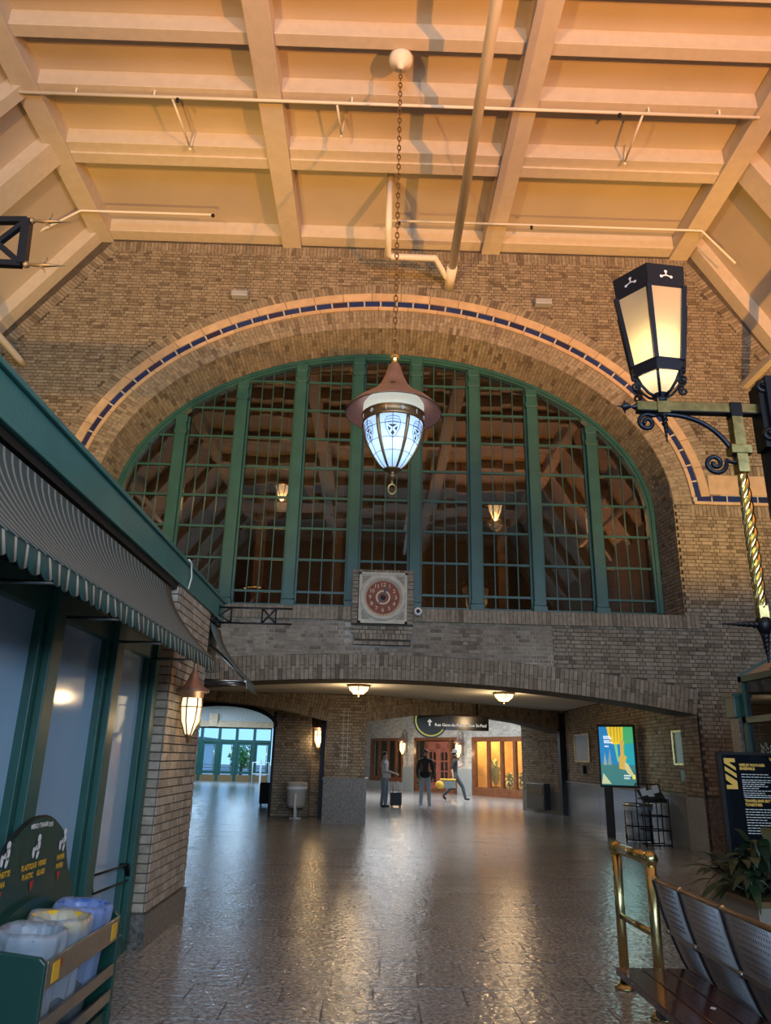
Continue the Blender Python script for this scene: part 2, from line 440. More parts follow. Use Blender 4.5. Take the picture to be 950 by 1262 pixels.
# rings of radial bricks round the great arch
def ell_steps(e, pitch, t0, t1):
    out = []; t = t0
    while t < t1:
        out.append(t); t += pitch/math.hypot(e[0]*math.sin(t), e[1]*math.cos(t))
    return out
def radial(mb, e0, e1, t, pitch, proud, split=None):
    p0 = Vector((X0+e0[0]*math.cos(t), W, ZS+e0[1]*math.sin(t))); p1 = Vector((X0+e1[0]*math.cos(t), W, ZS+e1[1]*math.sin(t)))
    V = (p1-p0); ln = V.length; V.normalize(); U = Vector((V.z, 0, -V.x))
    segs = [(0, 1)] if not split else ([(0, split), (split, 1)])
    for a, b in segs:
        brick_box(mb, p0.lerp(p1, (a+b)/2), U, V, NF, pitch-0.009, ln*(b-a)-0.008, proud+rnd.uniform(-.004, .004))
TLOW = math.asin((6.46-ZS)/4.63)
for t in ell_steps(SOLD, 0.078, TLOW, PI-TLOW): radial(wb, TAN, SOLD, t, 0.078, 0.02)
for i, t in enumerate(ell_steps(RING, 0.078, 0.03, PI-0.03)): radial(wb, ARR, RING, t, 0.078, 0.008, 0.62 if i % 2 else 0.38)
# soffit of the great arch: courses run into the depth
for i, t in enumerate(ell_steps(ARR, 0.074, 0.0, PI)):
    e = ((ARR[0]+WIN[0])/2, (ARR[1]+WIN[1])/2)
    T = Vector((-e[0]*math.sin(t), 0, e[1]*math.cos(t))).normalized()
    a = Vector((X0+ARR[0]*math.cos(t), W, ZS+ARR[1]*math.sin(t))); b = Vector((X0+WIN[0]*math.cos(t), Y1, ZS+WIN[1]*math.sin(t)))
    D = (b-a).normalized(); Nn = T.cross(D).normalized()
    if Nn.dot(Vector((X0, a.y, ZS))-a) < 0: Nn = -Nn
    ln = (b-a).length; u = -0.005-(0.1 if i % 2 else 0.0)
    while u < ln:
        a_, b_ = max(u, 0.0), min(u+0.21, ln)
        if b_-a_ > 0.03: brick_box(wb, a+D*((a_+b_)/2), T, D, Nn, 0.066, b_-a_-0.008, 0.008+rnd.uniform(-.006, .006))
        u += 0.21
for s in (-1, 1):
    a = Vector((X0+s*ARR[0], W, 4.12)); b = Vector((X0+s*WIN[0], Y1, 4.12)); D = (b-a).normalized()
    Nn = D.cross(Z3).normalized()
    if Nn.x*s > 0: Nn = -Nn
    panel(wb, a, D, Z3, Nn, bond(0.0, (b-a).length, 0.0, ZS-4.12))
    a = Vector((X0+s*LOWX, W, 0.98)); panel(wb, a, Y3, Z3, Vector((-s, 0, 0)), bond(0.0, 0.75, 0.0, 1.36))
stuff(wb.build('brickwork', 'brick', wall_front))
# pale repointed joints in the courses under the window
rp_ = MB()
for i in range(60):
    xa, xb = X0-5.5+8.6*i/60, X0-5.5+8.6*(i+1)/60
    za, zb = max(3.0, low_z(xa, 0.45)), max(3.0, low_z(xb, 0.45)); rp_.quad((xa, W-0.002, za), (xb, W-0.002, zb), (xb, W-0.002, 3.86), (xa, W-0.002, 3.86))
rp_.build('repointing', mat('mortar_repointed', (0.26, 0.235, 0.21), 0.95, noise=(1.1, 0.75)), wall_front)
# low arch over the passage: two staggered rows of upright bricks, each brick a piece
nv = 143
for i in range(nv):
    x = X0-LOWX+2*LOWX*(i+0.5)/nv; cx, cz = X0, ZC_LOW-R_LOW
    V = Vector((x-cx, 0, low_z(x)-cz)).normalized(); U = Vector((V.z, 0, -V.x))
    k = 0.25 if i % 2 else 0.19
    for a, b in ((0.0, k), (k, 0.44)):
        c = Vector((x, W-0.005+rnd.uniform(-.003, .003), low_z(x)))+V*((a+b)/2)
        piece('brick', 'brick', c, U, V, NF, 2*LOWX/nv-0.008, b-a-0.008, 0.05, wall_front)
sl = MB(); x = X0-5.9
while x < 5.95:
    brick_box(sl, Vector((x+0.038, W-0.02, 3.985)), X3, Z3, NF, 0.067, 0.24, 0.03+rnd.uniform(-.004, .004))
    x += 0.076
sl.box(X0-5.9, 5.95, W-0.03, W+0.1, 3.87, 4.1)
struct_sill = sl.build('window_sill', 'brick', wall_front)
# stone bands and blue tiles following the arch
def band_blocks(e0, e1, pitch, kind, mb, proud, gap=0.01):
    for t in ell_steps(e1, pitch, TLOW, PI-TLOW):
        t2 = t+(pitch-gap)/math.hypot(e1[0]*math.sin(t), e1[1]*math.cos(t)); m = 4; P0, P1 = [], []
        for k in range(m+1):
            tt = t+(t2-t)*k/m; tt = min(tt, PI-TLOW)
            P0.append((X0+e0[0]*math.cos(tt), W-proud, ZS+e0[1]*math.sin(tt))); P1.append((X0+e1[0]*math.cos(tt), W-proud, ZS+e1[1]*math.sin(tt)))
        mb.prism(P0+list(reversed(P1)), (0, proud+0.01, 0))
tb = MB(); band_blocks(BLUE, TAN, 0.62, 'tan', tb, 0.035); band_blocks(RING, THIN, 0.62, 'tan', tb, 0.045)
for s, xe in ((1, 8.8), (-1, -8.5)):
    xi = X0+s*6.3; k = xi
    while abs(k-X0) < abs(xe-X0):
        k2 = k+s*0.6
        tb.box(k, k2-s*0.01, W-0.035, W+0.01, 6.5, 6.9); k = k2
    tb.box(X0+s*5.98, xe, W-0.045, W+0.01, 6.29, 6.345)
stuff(tb.build('stone_band', 'tan_stone', wall_front))
jb_ = MB()
for k in range(96):
    ta, tb2 = TLOW+(PI-2*TLOW)*k/96, TLOW+(PI-2*TLOW)*(k+1)/96
    jb_.quad(*[(X0+e[0]*math.cos(t), W-0.009, ZS+e[1]*math.sin(t)) for e, t in ((THIN, ta), (BLUE, ta), (BLUE, tb2), (THIN, tb2))])
for xa, xb in ((X0+5.98, 8.8), (-8.5, X0-5.98)): jb_.quad((xa, W-0.009, 6.34), (xb, W-0.009, 6.34), (xb, W-0.009, 6.5), (xa, W-0.009, 6.5))
jb_.build('tile_bed', 'pale_stone', wall_front)
for i, t in enumerate(ell_steps(BLUE, 0.345, TLOW, PI-TLOW-0.02)):
    t2 = t+0.315/math.hypot(BLUE[0]*math.sin(t), BLUE[1]*math.cos(t)); tm = (t+t2)/2
    p0 = Vector((X0+THIN[0]*math.cos(tm), W, ZS+THIN[1]*math.sin(tm))); p1 = Vector((X0+BLUE[0]*math.cos(tm), W, ZS+BLUE[1]*math.sin(tm)))
    q0 = Vector((X0+THIN[0]*math.cos(t), 0, ZS+THIN[1]*math.sin(t))); q1 = Vector((X0+THIN[0]*math.cos(t2), 0, ZS+THIN[1]*math.sin(t2)))
    U = (q1-q0).normalized(); V = Vector((-U.z, 0, U.x)); w = (q1-q0).length
    piece('glazed_tile', 'blue_tile', (p0+p1)/2+Vector((0, 0, 0)), U, V, NF, w, (p1-p0).length*0.86, 0.04, wall_front)
for s, xe in ((1, 8.7), (-1, -8.4)):
    k = X0+s*6.04
    while abs(k-X0) < abs(xe-X0):
        piece('glazed_tile', 'blue_tile', (k+s*0.15, W, 6.42), X3, Z3, NF, 0.272, 0.115, 0.04, wall_front); k += s*0.3
# granite base of the end wall beside the passage
gb = MB(); gb.box(X0+LOWX+0.001, 8.8, W-0.03, W+0.02, 0, 0.96); gb.box(X0+LOWX-0.03, X0+LOWX+0.02, W-0.03, W+0.75, 0, 0.96)
gb.box(-8.5, X0-LOWX, W-0.03, W+0.02, 0, 0.96)
gb.build('granite_base', 'granite', wall_front)

# ------------------------------------------------------------------ great window
YW = 14.22
win = empty('window_1', (X0, YW, 4.2)); struct(win)
fr = MB(); n = 96
def wpt(k, off, yy):
    t = PI*k/n; return (X0+(WIN[0]-off)*math.cos(t), yy, ZS+(WIN[1]-off)*math.sin(t))
for k in range(n):
    fr.quad(wpt(k, 0, YW-0.1), wpt(k+1, 0, YW-0.1), wpt(k+1, 0.14, YW-0.1), wpt(k, 0.14, YW-0.1))
    fr.quad(wpt(k, 0.14, YW-0.1), wpt(k+1, 0.14, YW-0.1), wpt(k+1, 0.14, YW+0.08), wpt(k, 0.14, YW+0.08))
    fr.quad(wpt(k, 0.05, YW-0.13), wpt(k+1, 0.05, YW-0.13), wpt(k+1, 0.09, YW-0.13), wpt(k, 0.09, YW-0.13))
    fr.quad(wpt(k, 0.05, YW-0.10), wpt(k+1, 0.05, YW-0.10), wpt(k+1, 0.05, YW-0.13), wpt(k, 0.05, YW-0.13))
    fr.quad(wpt(k, 0.09, YW-0.13), wpt(k+1, 0.09, YW-0.13), wpt(k+1, 0.09, YW-0.10), wpt(k, 0.09, YW-0.10))
for s in (-1, 1):
    fr.box(X0+s*(WIN[0]-0.14), X0+s*WIN[0], YW-0.1, YW+0.08, 4.2, ZS)
    fr.box(X0+s*(WIN[0]-0.09), X0+s*(WIN[0]-0.05), YW-0.13, YW-0.1, 4.2, ZS)
fr.box(X0-WIN[0], X0+WIN[0], YW-0.1, YW+0.08, 4.2, 4.28)
fr.build('window_frame', 'green_paint', win)
MULL = [X0+1.22*k for k in (-3.5, -2.5, -1.5, -0.5, 0.5, 1.5, 2.5, 3.5)]
def top_at(x, off=0.14):
    a, b = WIN[0]-off, WIN[1]-off; t = 1-((x-X0)/a)**2; return ZS+b*math.sqrt(max(t, 0))
for x in MULL:
    m_ = MB(); zt = min(top_at(x-0.15), top_at(x+0.15))+0.06
    m_.box(x-0.15, x+0.15, YW-0.06, YW+0.1, 4.2, zt)
    m_.box(x-0.105, x+0.105, YW-0.16, YW-0.06, 4.2, zt)
    m_.box(x-0.135, x+0.135, YW-0.2, YW-0.06, 4.2, 4.34); m_.box(x-0.12, x+0.12, YW-0.185, YW-0.06, 4.36, 4.42)
    m_.box(x-0.13, x+0.13, YW-0.18, YW-0.06, zt-0.42, zt-0.32); m_.box(x-0.12, x+0.12, YW-0.17, YW-0.06, zt-0.16, zt)
    m_.build('mullion', 'green_paint', win, bevel=0.006)
TRZ = [4.53, 5.18, 5.83, 6.48, 7.13, 7.79, 8.44, 9.10]
edges = [X0-WIN[0]+0.12] + MULL + [X0+WIN[0]-0.12]
def clip_ell(x0, x1, z0, z1, e):
    """rectangle cut by the arch: polygon of (x, z)"""
    xs = [x0+(x1-x0)*i/8 for i in range(9)]; top = []
    for x in xs:
        t = 1-((x-X0)/e[0])**2
        zt = (ZS+e[1]*math.sqrt(t)) if t > 0 else -1
        top.append((x, min(z1, zt)))
    top = [(x, z) for x, z in top if z > z0+0.015]
    if len(top) < 2: return None
    return [(top[0][0], z0), (top[-1][0], z0)] + [p for p in reversed(top)]
E_IN = (WIN[0]-0.10, WIN[1]-0.10)
for bi in range(9):
    xa = edges[bi]+(0.15 if bi else 0.0); xb = edges[bi+1]-(0.15 if bi < 8 else 0.0)
    clear_top = max(top_at(xa), top_at(xb), top_at((xa+xb)/2))
    for z in TRZ:
        if z > clear_top: continue
        l, r = xa-0.02, xb+0.02
        while top_at(l, 0.1) < z: l += 0.02
        while top_at(r, 0.1) < z: r -= 0.02
        MB().box(l, r, YW-0.03, YW+0.03, z-0.022, z+0.022).build('transom_bar', 'green_paint', win)
    for j in (1, 2, 3):
        x = xa+(xb-xa)*j/4
        MB().box(x-0.009, x+0.009, YW-0.022, YW+0.022, 4.27, top_at(x)+0.02).build('glazing_bar', 'green_paint', win)
    zz = [4.27]+TRZ+[10.0]
    for r in range(len(zz)-1):
        for j in range(4):
            pa, pb = xa+(xb-xa)*j/4, xa+(xb-xa)*(j+1)/4
            pl = clip_ell(pa, pb, zz[r], zz[r+1], E_IN)
            if not pl: continue
            tl = rnd.uniform(-0.005, 0.005); tl2 = rnd.uniform(-0.004, 0.004)   # old panes stand a little uneven
            cx, cz = (pa+pb)/2, (zz[r]+zz[min(r+1, 8)])/2
            P = [(x, YW-0.004+(x-cx)*tl+(z-cz)*tl2, z) for x, z in pl]
            MB().prism(P, (0, 0.006, 0)).build('pane', 'window_glass', win)

# ------------------------------------------------------------------ ceiling of the hall
ZP = 12.3
cl = MB(); cl.box(-6.25, 6.95, -9, W+0.1, ZP, ZP+0.15)
SLL, SLR = ((-6.15, 12.3), (-8.75, 8.75)), ((6.85, 12.3), (9.0, 8.75))
for (a, b) in (SLL, SLR):
    s = -1 if b[0] < 0 else 1
    cl.prism([(a[0], -9, a[1]), (b[0], -9, b[1]), (b[0]+s*0.15, -9, b[1]), (a[0]+s*0.15, -9, a[1]+0.05)], (0, W+9.1, 0))
ceiling = struct(cl.build('ceiling', 'ceiling_paint'))
for x in (-6.03, -1.98, 2.32, 6.42):
    b_ = MB(); w = 0.2
    b_.box(x-w, x+w, -9, W, 11.92, ZP+0.02); b_.build('main_beam', 'beam_paint', ceiling, bevel=0.012)
YB = [(-7.3, -7.05), (-5.0, -4.75), (-2.6, -2.35), (-0.2, 0.05), (2.0, 2.25), (4.2, 4.45), (6.3, 6.55), (7.5, 7.72), (8.46, 8.68), (9.5, 9.72), (10.73, 11.2), (13.12, 13.42)]
for (ya, yb) in YB:
    for xa, xb in ((-5.83, -2.18), (-1.78, 2.12), (2.52, 6.22)):
        b_ = MB(); b_.box(xa, xb, ya, yb, 12.0, ZP+0.01)
        if yb-ya > 0.4: b_.box(xa, xb, ya+0.22, yb, 11.96, 12.0)
        b_.build('cross_beam', 'beam_paint', ceiling, bevel=0.01)
    for (a, b) in (SLL, SLR):
        d = Vector((b[0]-a[0], 0, b[1]-a[1])).normalized(); nn = Vector((d.z, 0, -d.x))
        if nn.z > 0: nn = -nn
        A, B = Vector((a[0], ya, a[1])), Vector((b[0], ya, b[1]))
        b_ = MB(); b_.prism([A, B, B+nn*0.27, A+nn*0.27], (0, yb-ya, 0)); b_.build('cross_beam', 'beam_paint', ceiling)
# purlin rails where the slopes end
p = at_y(913, 473, W); MB().box(p.x, p.x+0.14, 3, W-0.001, p.z-0.1, p.z+0.02).build('purlin', 'beam_paint', ceiling)
p = at_y(30, 450, W); MB().tube([(p.x, 3, p.z), (p.x, W-0.3, p.z), (p.x, W, p.z)], 0.07, 10).build('purlin_pipe', 'pipe_paint', ceiling)
# side and back walls
sw = MB(); sw.box(-8.9, -8.6, -9, W+0.1, 0, 9.2); struct(sw.build('wall_left', 'brick'))
sw = MB(); sw.box(8.8, 9.1, -9, W+0.1, 0, 9.2); struct(sw.build('wall_right', 'brick'))
bw = MB(); bw.box(-8.9, -5.3, -9.2, -9, 0, 12.4); bw.box(5.6, 9.1, -9.2, -9, 0, 12.4); bw.box(-5.3, 5.6, -9.2, -9, 0, 2.6); bw.box(-5.3, 5.6, -9.2, -9, 7.4, 12.4)
for k in range(7): bw.box(-5.3+k*1.78, -5.08+k*1.78, -9.15, -9.0, 2.6, 7.4)
struct(bw.build('wall_back', 'brick'))

# ------------------------------------------------------------------ passage below the window
ps = MB(); ps.prism([(-5.6, W+0.7, 2.97), (6.6, W+0.7, 2.97), (6.6, 24.2, 2.97), (-0.2, 19.1, 2.97), (-5.6, 19.1, 2.97)], (0, 0, 0.23))
struct(ps.build('ceiling_passage', 'plaster_white'))
pr = MB(); XR = 5.9
pr.box(XR, XR+0.3, W+0.7, 23.6, 0, 3.0)
wall_pr = struct(pr.build('wall_passage_right', 'mortar'))
b_ = MB(); panel(b_, (XR, W+0.75, 0), Y3, Z3, Vector((-1, 0, 0)), bond(0.0, 9.0, 1.0, 2.97)); stuff(b_.build('brickwork', 'brick', wall_pr))
k = W+0.75; yy = [W+0.75, 16.9, 20.0, 23.2]
for a, b in zip(yy, yy[1:]): MB().box(XR-0.035, XR+0.01, a+0.004, b-0.004, 0.0, 0.93).build('granite_panel', 'granite_polished', wall_pr)
MB().box(XR-0.05, XR+0.01, yy[0], yy[-1], 0.93, 0.985).build('granite_cap', 'granite', wall_pr)
# angled wall after the passage's right side, with an upright brick face
A, B = Vector((6.05, 23.4, 0)), Vector((5.05, 25.7, 0)); dU = (B-A).normalized(); dN = Vector((-dU.y, dU.x, 0))
if dN.x > 0: dN = -dN
pa = MB(); pa.prism([A, B, B-dN*0.5, A-dN*0.5], (0, 0, 4.3)); wall_pa = struct(pa.build('wall_passage_angle', 'mortar'))
b_ = MB(); L_ = (B-A).length
panel(b_, A, dU, Z3, dN, bond(0.0, L_, 0.62, 4.2, keep=lambda u, v: not (0.95 < u < 1.5 and 1.55 < v < 2.1)))
for (u0, u1, v0, v1) in ((0.9, 0.95, 0.98, 2.3), (1.5, 1.52, 1.55, 2.1)): pass
panel(b_, A, dU, Z3, dN, [(u+0.95, v+1.55, 0.05, 0.045) for u in [0.03+0.055*i for i in range(10)] for v in [0.03+0.055*j for j in range(10)]])
stuff(b_.build('brickwork', 'brick', wall_pa))
MB().obox(A+dU*(L_/2)+Z3*0.31, dU, Z3, dN, L_/2, 0.31, 0.03).build('granite_panel', 'granite', wall_pa)
MB().box(5.72, 5.9, 23.2, 23.5, 0, 2.9).build('steel_column', 'black_iron', wall_pa)
# left side of the passage
pl_ = MB(); pl_.box(-5.72, -5.42, W+0.7, 20.6, 0, 3.0); struct(pl_.build('wall_passage_left', 'brick'))
# ------------------------------------------------------------------ arcade at the back of the passage
def on_plane(x, y, A, B):
    """pixel onto the upright plane through floor points A, B: (u along A to B, z)"""
    U = (B-A); U.z = 0; U.normalize(); Nn = Vector((-U.y, U.x, 0)); d = ray(x, y)
    t = (A-CAM).dot(Nn)/d.dot(Nn); P = CAM+d*t; return (P-A).dot(U), P.z
def arch_wall(name, A, B, zfun, ztop, thick, face_mat, brickmat=None, zb_top=2.97):
    A = Vector(A); B = Vector(B); U = (B-A).normalized(); ln = (B-A).length; Nn = Vector((-U.y, U.x, 0))
    if Nn.dot(CAM-A) < 0: Nn = -Nn
    mb = MB(); n = 30; bk = -Nn*thick
    P = lambda u, z: A+U*u+Z3*z
    for i in range(n):
        a, b = ln*i/n, ln*(i+1)/n; za, zb = zfun(a), zfun(b)
        mb.quad(P(a, za), P(b, zb), P(b, ztop), P(a, ztop)); mb.quad(P(a, za), P(b, zb), P(b, zb)+bk, P(a, za)+bk)
        mb.quad(P(a, za)+bk, P(b, zb)+bk, P(b, ztop)+bk, P(a, ztop)+bk)
    w = struct(mb.build(name, face_mat))
    if brickmat:
        bm = MB(); u = 0.0
        while u < ln-0.02:
            z0 = zfun(min(u+0.038, ln)); sl_ = (zfun(min(u+0.06, ln))-zfun(max(u, 0)))/0.06
            V = (Z3-U*sl_).normalized(); UU = (U+Z3*sl_).normalized(); z = 0.0; k = 0
            while z0+z < zb_top-0.03:
                h = 0.215 if (k+int(u/0.076)) % 2 else 0.105; h = min(h, zb_top-z0-z)
                brick_box(bm, P(u+0.038, z0)+V*(z+h/2), UU, V, Nn, 0.067, h-0.008, 0.01+rnd.uniform(-.004, .004)); z += h; k += 1
            u += 0.076
        stuff(bm.build('brickwork', brickmat, w))
    return w, U, Nn
arch_wall('wall_arcade_left', (-5.42, 18.8, 0), (-1.0, 18.8, 0), lambda u: 2.75-(u-0.82)**2*0.0336, 4.4, 0.6, 'mortar', 'brick')
CA, CB = Vector((-0.1, 18.8, 0)), Vector((6.05, 23.5, 0))
pts = [on_plane(x, y, CA, CB) for x, y in ((448, 890), (511, 882), (560, 880.5), (603, 883), (650, 891), (690, 902))]
pts = [(-0.5, pts[0][1]-0.05)]+pts+[(9.0, pts[-1][1]-0.2)]
def zright(u):
    for (a, za), (b, zb) in zip(pts, pts[1:]):
        if a <= u <= b: return za+(zb-za)*(u-a)/(b-a)
    return pts[-1][1]
arch_wall('wall_arcade_right', CA, CB, zright, 4.4, 0.6, 'mortar', 'brick')
# centre pier of the arcade
cp = MB(); cp.box(-1.05, -0.1, 18.8, 19.7, 0.0, 4.4); pier = struct(cp.build('wall_pier', 'mortar'))
b_ = MB(); panel(b_, (-1.05, 18.8, 0), X3, Z3, NF, bond(0.0, 0.95, 1.0, 2.97)); panel(b_, (-0.1, 18.8, 0), Y3, Z3, X3, bond(0.0, 0.9, 1.0, 2.97))
panel(b_, (-1.05, 18.8, 0), Y3, Z3, -X3, bond(0.0, 0.9, 1.0, 2.97)); stuff(b_.build('brickwork', 'brick', pier))
MB().box(-1.09, -0.06, 18.74, 19.74, 0, 0.97).build('granite_base', 'granite', pier); MB().box(-1.11, -0.04, 18.72, 19.76, 0.97, 1.02).build('granite_cap', 'granite', pier)
jb = MB()
for i in range(13): jb.box(-0.74+(0.0 if i % 2 else 0.02), -0.46-(0.0 if i % 2 else 0.02), 18.782, 18.79, 1.3+i*0.105, 1.31+i*0.105)
jb.box(-0.66, -0.65, 18.782, 18.79, 1.26, 2.62); jb.box(-0.55, -0.54, 18.782, 18.79, 1.26, 2.62); jb.build('repointed_joint', 'mortar_grey', pier)
# side pier between the way to the doors and the shops
b2 = MB(); b2.box(-2.5, -1.55, 20.4, 21.2, 0, 4.4); b2.box(-1.55, -0.9, 20.75, 21.3, 0, 4.4); pier2 = struct(b2.build('wall_side_pier', 'mortar'))
b_ = MB(); panel(b_, (-2.5, 20.4, 0), X3, Z3, NF, bond(0, 0.95, 0.02, 2.97)); panel(b_, (-1.55, 20.75, 0), X3, Z3, NF, bond(0, 0.65, 0.02, 2.97))
panel(b_, (-1.55, 20.4, 0), Y3, Z3, X3, bond(0, 0.35, 0.02, 2.97)); stuff(b_.build('brickwork', 'brick', pier2))
MB().box(-1.28, -1.16, 20.1, 20.25, 0.0, 2.9).build('steel_post', 'black_iron', pier2)
MB().box(-2.56, -2.5, 20.36, 21.2, 0.0, 2.6).build('steel_edge', 'black_iron', pier2)
aw, aU, aN = arch_wall('wall_foyer_arch', (-6.6, 20.4, 0), (-2.5, 20.4, 0), lambda u: (2.2+0.56*math.sqrt(max(0, 1-((u-2.65)/1.48)**2))) if abs(u-2.65) < 1.45 else (0.0 if u < 2.65 else 2.2), 4.4, 0.5, 'plaster_tan')
ed = MB(); pt = []
for i in range(25):
    t = PI*i/24; pt.append((-3.95-1.47*math.cos(t), 20.38, 2.2+0.56*math.sin(t)))
for p, q in zip(pt, pt[1:]): ed.bar(p, q, 0.06, 0.1)
ed.build('arch_edge', 'black_iron', aw)
# foyer, its walls and the row of green doors
struct(MB().box(-15.2, 10.5, 18.8, 47, 4.3, 4.5).build('ceiling_foyer', 'plaster_white'))
fw_ = MB(); fw_.prism([(-1.9, 21.2, 0), (-4.5, 45.4, 0), (-4.2, 45.4, 0), (-1.6, 21.2, 0)], (0, 0, 4.3)); struct(fw_.build('wall_foyer_right', 'plaster_tan'))
struct(MB().box(-15.2, -15, 18, 47, 0, 4.5).build('wall_foyer_left', 'brick_grey'))
struct(MB().box(-15.2, -5.7, 18.7, 18.9, 0, 4.5).build('wall_foyer_near', 'brick_grey'))
YD = 45.5; xs = [at_y(x, 940, YD).x for x in (158, 180, 202, 224, 246, 268, 289.5, 311.5, 333)]
dw = MB(); dw.box(-15, xs[0]-0.1, YD, YD+0.3, 0, 4.3); dw.box(xs[-1]+0.1, -4.2, YD, YD+0.3, 0, 4.3); dw.box(xs[0]-0.1, xs[-1]+0.1, YD, YD+0.3, 3.0, 4.3)
wall_d = struct(dw.build('wall_far', 'brick_grey'))
MB().box(-13, -4.6, YD-0.25, YD, 3.0, 3.22).build('cornice', 'tan_stone', wall_d); MB().box(-13, -4.6, YD-0.12, YD, 3.22, 3.34).build('cornice', 'tan_stone', wall_d)
k_ = at_y(263, 888, YD-0.3); MB().box(k_.x-0.25, k_.x+0.25, YD-0.35, YD, 3.02, 3.75).build('corbel', 'tan_stone', wall_d)
for i in range(8):
    xa, xb = xs[i], xs[i+1]; c = (xa+xb)/2
    d = struct(empty('door_%d' % (i+1), (c, YD, 0)))
    f = MB(); f.box(xa+0.004, xa+0.075, YD-0.08, YD+0.1, 0, 3.0); f.box(xb-0.075, xb-0.004, YD-0.08, YD+0.1, 0, 3.0); f.box(xa+0.075, xb-0.075, YD-0.075, YD+0.1, 2.14, 2.3); f.box(xa+0.075, xb-0.075, YD-0.075, YD+0.1, 2.92, 2.998)
    f.build('door_frame', 'green_paint', d)
    lf = MB(); lf.box(xa+0.07, xa+0.2, YD-0.03, YD+0.03, 0.3, 2.14); lf.box(xb-0.2, xb-0.07, YD-0.03, YD+0.03, 0.3, 2.14); lf.box(xa+0.2, xb-0.2, YD-0.03, YD+0.03, 2.02, 2.14); lf.box(xa+0.2, xb-0.2, YD-0.03, YD+0.03, 0.42, 0.56)
    lf.build('door_leaf', 'green_paint', d)
    MB().box(xa+0.07, xb-0.07, YD-0.04, YD+0.04, 0.0, 0.36).build('kick_plate', 'kick_wood', d)
    MB().box(xa+0.2, xb-0.2, YD-0.005, YD+0.005, 0.5, 2.05).build('door_pane', 'clear_glass', d)
    MB().box(xa+0.07, xb-0.07, YD-0.005, YD+0.005, 2.3, 2.92).build('transom_pane', 'clear_glass', d)
    h = MB(); h.tube([(xb-0.24, YD-0.1, 0.6), (xb-0.24, YD-0.1, 2.0)], 0.025, 6)
    for z in (0.75, 0.9): h.bar((xa+0.2, YD-0.08, z), (xb-0.2, YD-0.08, z), 0.03)
    h.build('pull_bar', 'brass', d)
# what lies outside the doors
gm = MB(); gm.box(-60, 30, 45.9, 120, -0.3, -0.05); struct(gm.build('ground', mat('asphalt', (0.22, 0.23, 0.25), 0.9, noise=(0.6, 0.2))))
t_ = thing('street_building', 'pale town building across the street seen through the glass doors', 'building', (-26, 74, -0.05))
MB().box(-34, -16.2, 74, 84, -0.05, 2.6).build('wall', mat('pale_render', (0.5, 0.53, 0.58), 0.8), t_); MB().box(-34.3, -15.9, 73.7, 84.3, 2.6, 3.0).build('roof', mat('slate', (0.13, 0.14, 0.17), 0.7), t_)
for i in range(5):
    for j in range(2): MB().box(-33+i*2.8, -31.6+i*2.8, 73.93, 74.0, 0.5+j*1.05, 1.2+j*1.05).build('window', 'black_gloss', t_)
def leaf_blob(mb, c, r, n, size, rg, flat=1.0):
    for _ in range(n):
        v = Vector((rg.gauss(0, 1), rg.gauss(0, 1), rg.gauss(0, 1)))
        if v.length < 1e-3: continue
        v.normalize(); p = Vector(c)+Vector((v.x*r, v.y*r, v.z*r*flat))*rg.random()**0.4
        a = Vector((rg.gauss(0, 1), rg.gauss(0, 1), rg.gauss(0, 1))).normalized(); b = a.cross(v+Vector((0.01, 0, 0))).normalized(); s = size*rg.uniform(0.6, 1.3)
        mb.add([p-a*s, p-b*s*0.4, p+a*s, p+b*s*0.4], [(0,1,2,3)])
mat('leaf_green', (0.08, 0.22, 0.04), 0.7, rnd=[(1.0, (0.13, 0.30, 0.06))]); mat('bark', (0.10, 0.07, 0.05), 0.9)
tx = at_y(297, 940, 60).x
t_ = thing('street_tree', 'green leafy tree beyond the third glass door', 'tree', (tx, 60, -0.05))
MB().tube([(tx, 60, -0.05), (tx+0.05, 60, 0.6), (tx, 60, 1.3)], [0.14, 0.11, 0.07], 8).build('trunk', 'bark', t_)
lb = MB(); leaf_blob(lb, (tx, 60, 1.35), 1.0, 600, 0.16, rnd); stuff(lb.build('foliage', 'leaf_green', t_))

# ------------------------------------------------------------------ shop fronts at the end
SA, SB = Vector((0.16, 42.0, 0)), Vector((6.6, 32.2, 0))
SU = (SB-SA).normalized(); SN = Vector((-SU.y, SU.x, 0))
if SN.dot(CAM-SA) < 0: SN = -SN
def su(x, y=940): return on_plane(x, y, SA, SB)[0]
def sz(x, y): return on_plane(x, y, SA, SB)[1]
def SP(u, z, n=0.0): return SA+SU*u+Z3*z+SN*n
def sbox(mb, u0, u1, z0, z1, n0, n1):
    return mb.obox(SP((u0+u1)/2, (z0+z1)/2, (n0+n1)/2), SU, Z3, SN, abs(u1-u0)/2, abs(z1-z0)/2, abs(n1-n0)/2)
uW0, uW1, uD0, uD1, uR0, uR1 = su(457), su(497), su(511), su(564), su(582.5), su(652)
zt = sz(540, 909)
sm = MB()
for (a, b, z0, z1) in ((-6, uW0, 0, 4.3), (uW0, uW1, 0, 0.32), (uW0, uR1, zt, 4.3), (uW1, uD0, 0, zt), (uD1, uR0, 0, zt), (uR1, uR1+5, 0, 4.3)): sbox(sm, a, b, z0, z1, -0.3, 0.0)
wall_s = struct(sm.build('wall_shops', 'mortar_grey'))
b_ = MB(); off = 6.0
def keep_s(u, z):
    if z > zt: return True
    if z < 1.12: return False
    return u < uW0 or uW1 < u < uD0 or uD1 < u < uR0 or u > uR1
panel(b_, SP(0, 0), SU, Z3, SN, bond(-1.5, uR1+0.6, 1.0, 4.2, course=0.085, long=0.24, short=0.12, keep=keep_s))
stuff(b_.build('brickwork', 'brick_grey', wall_s))
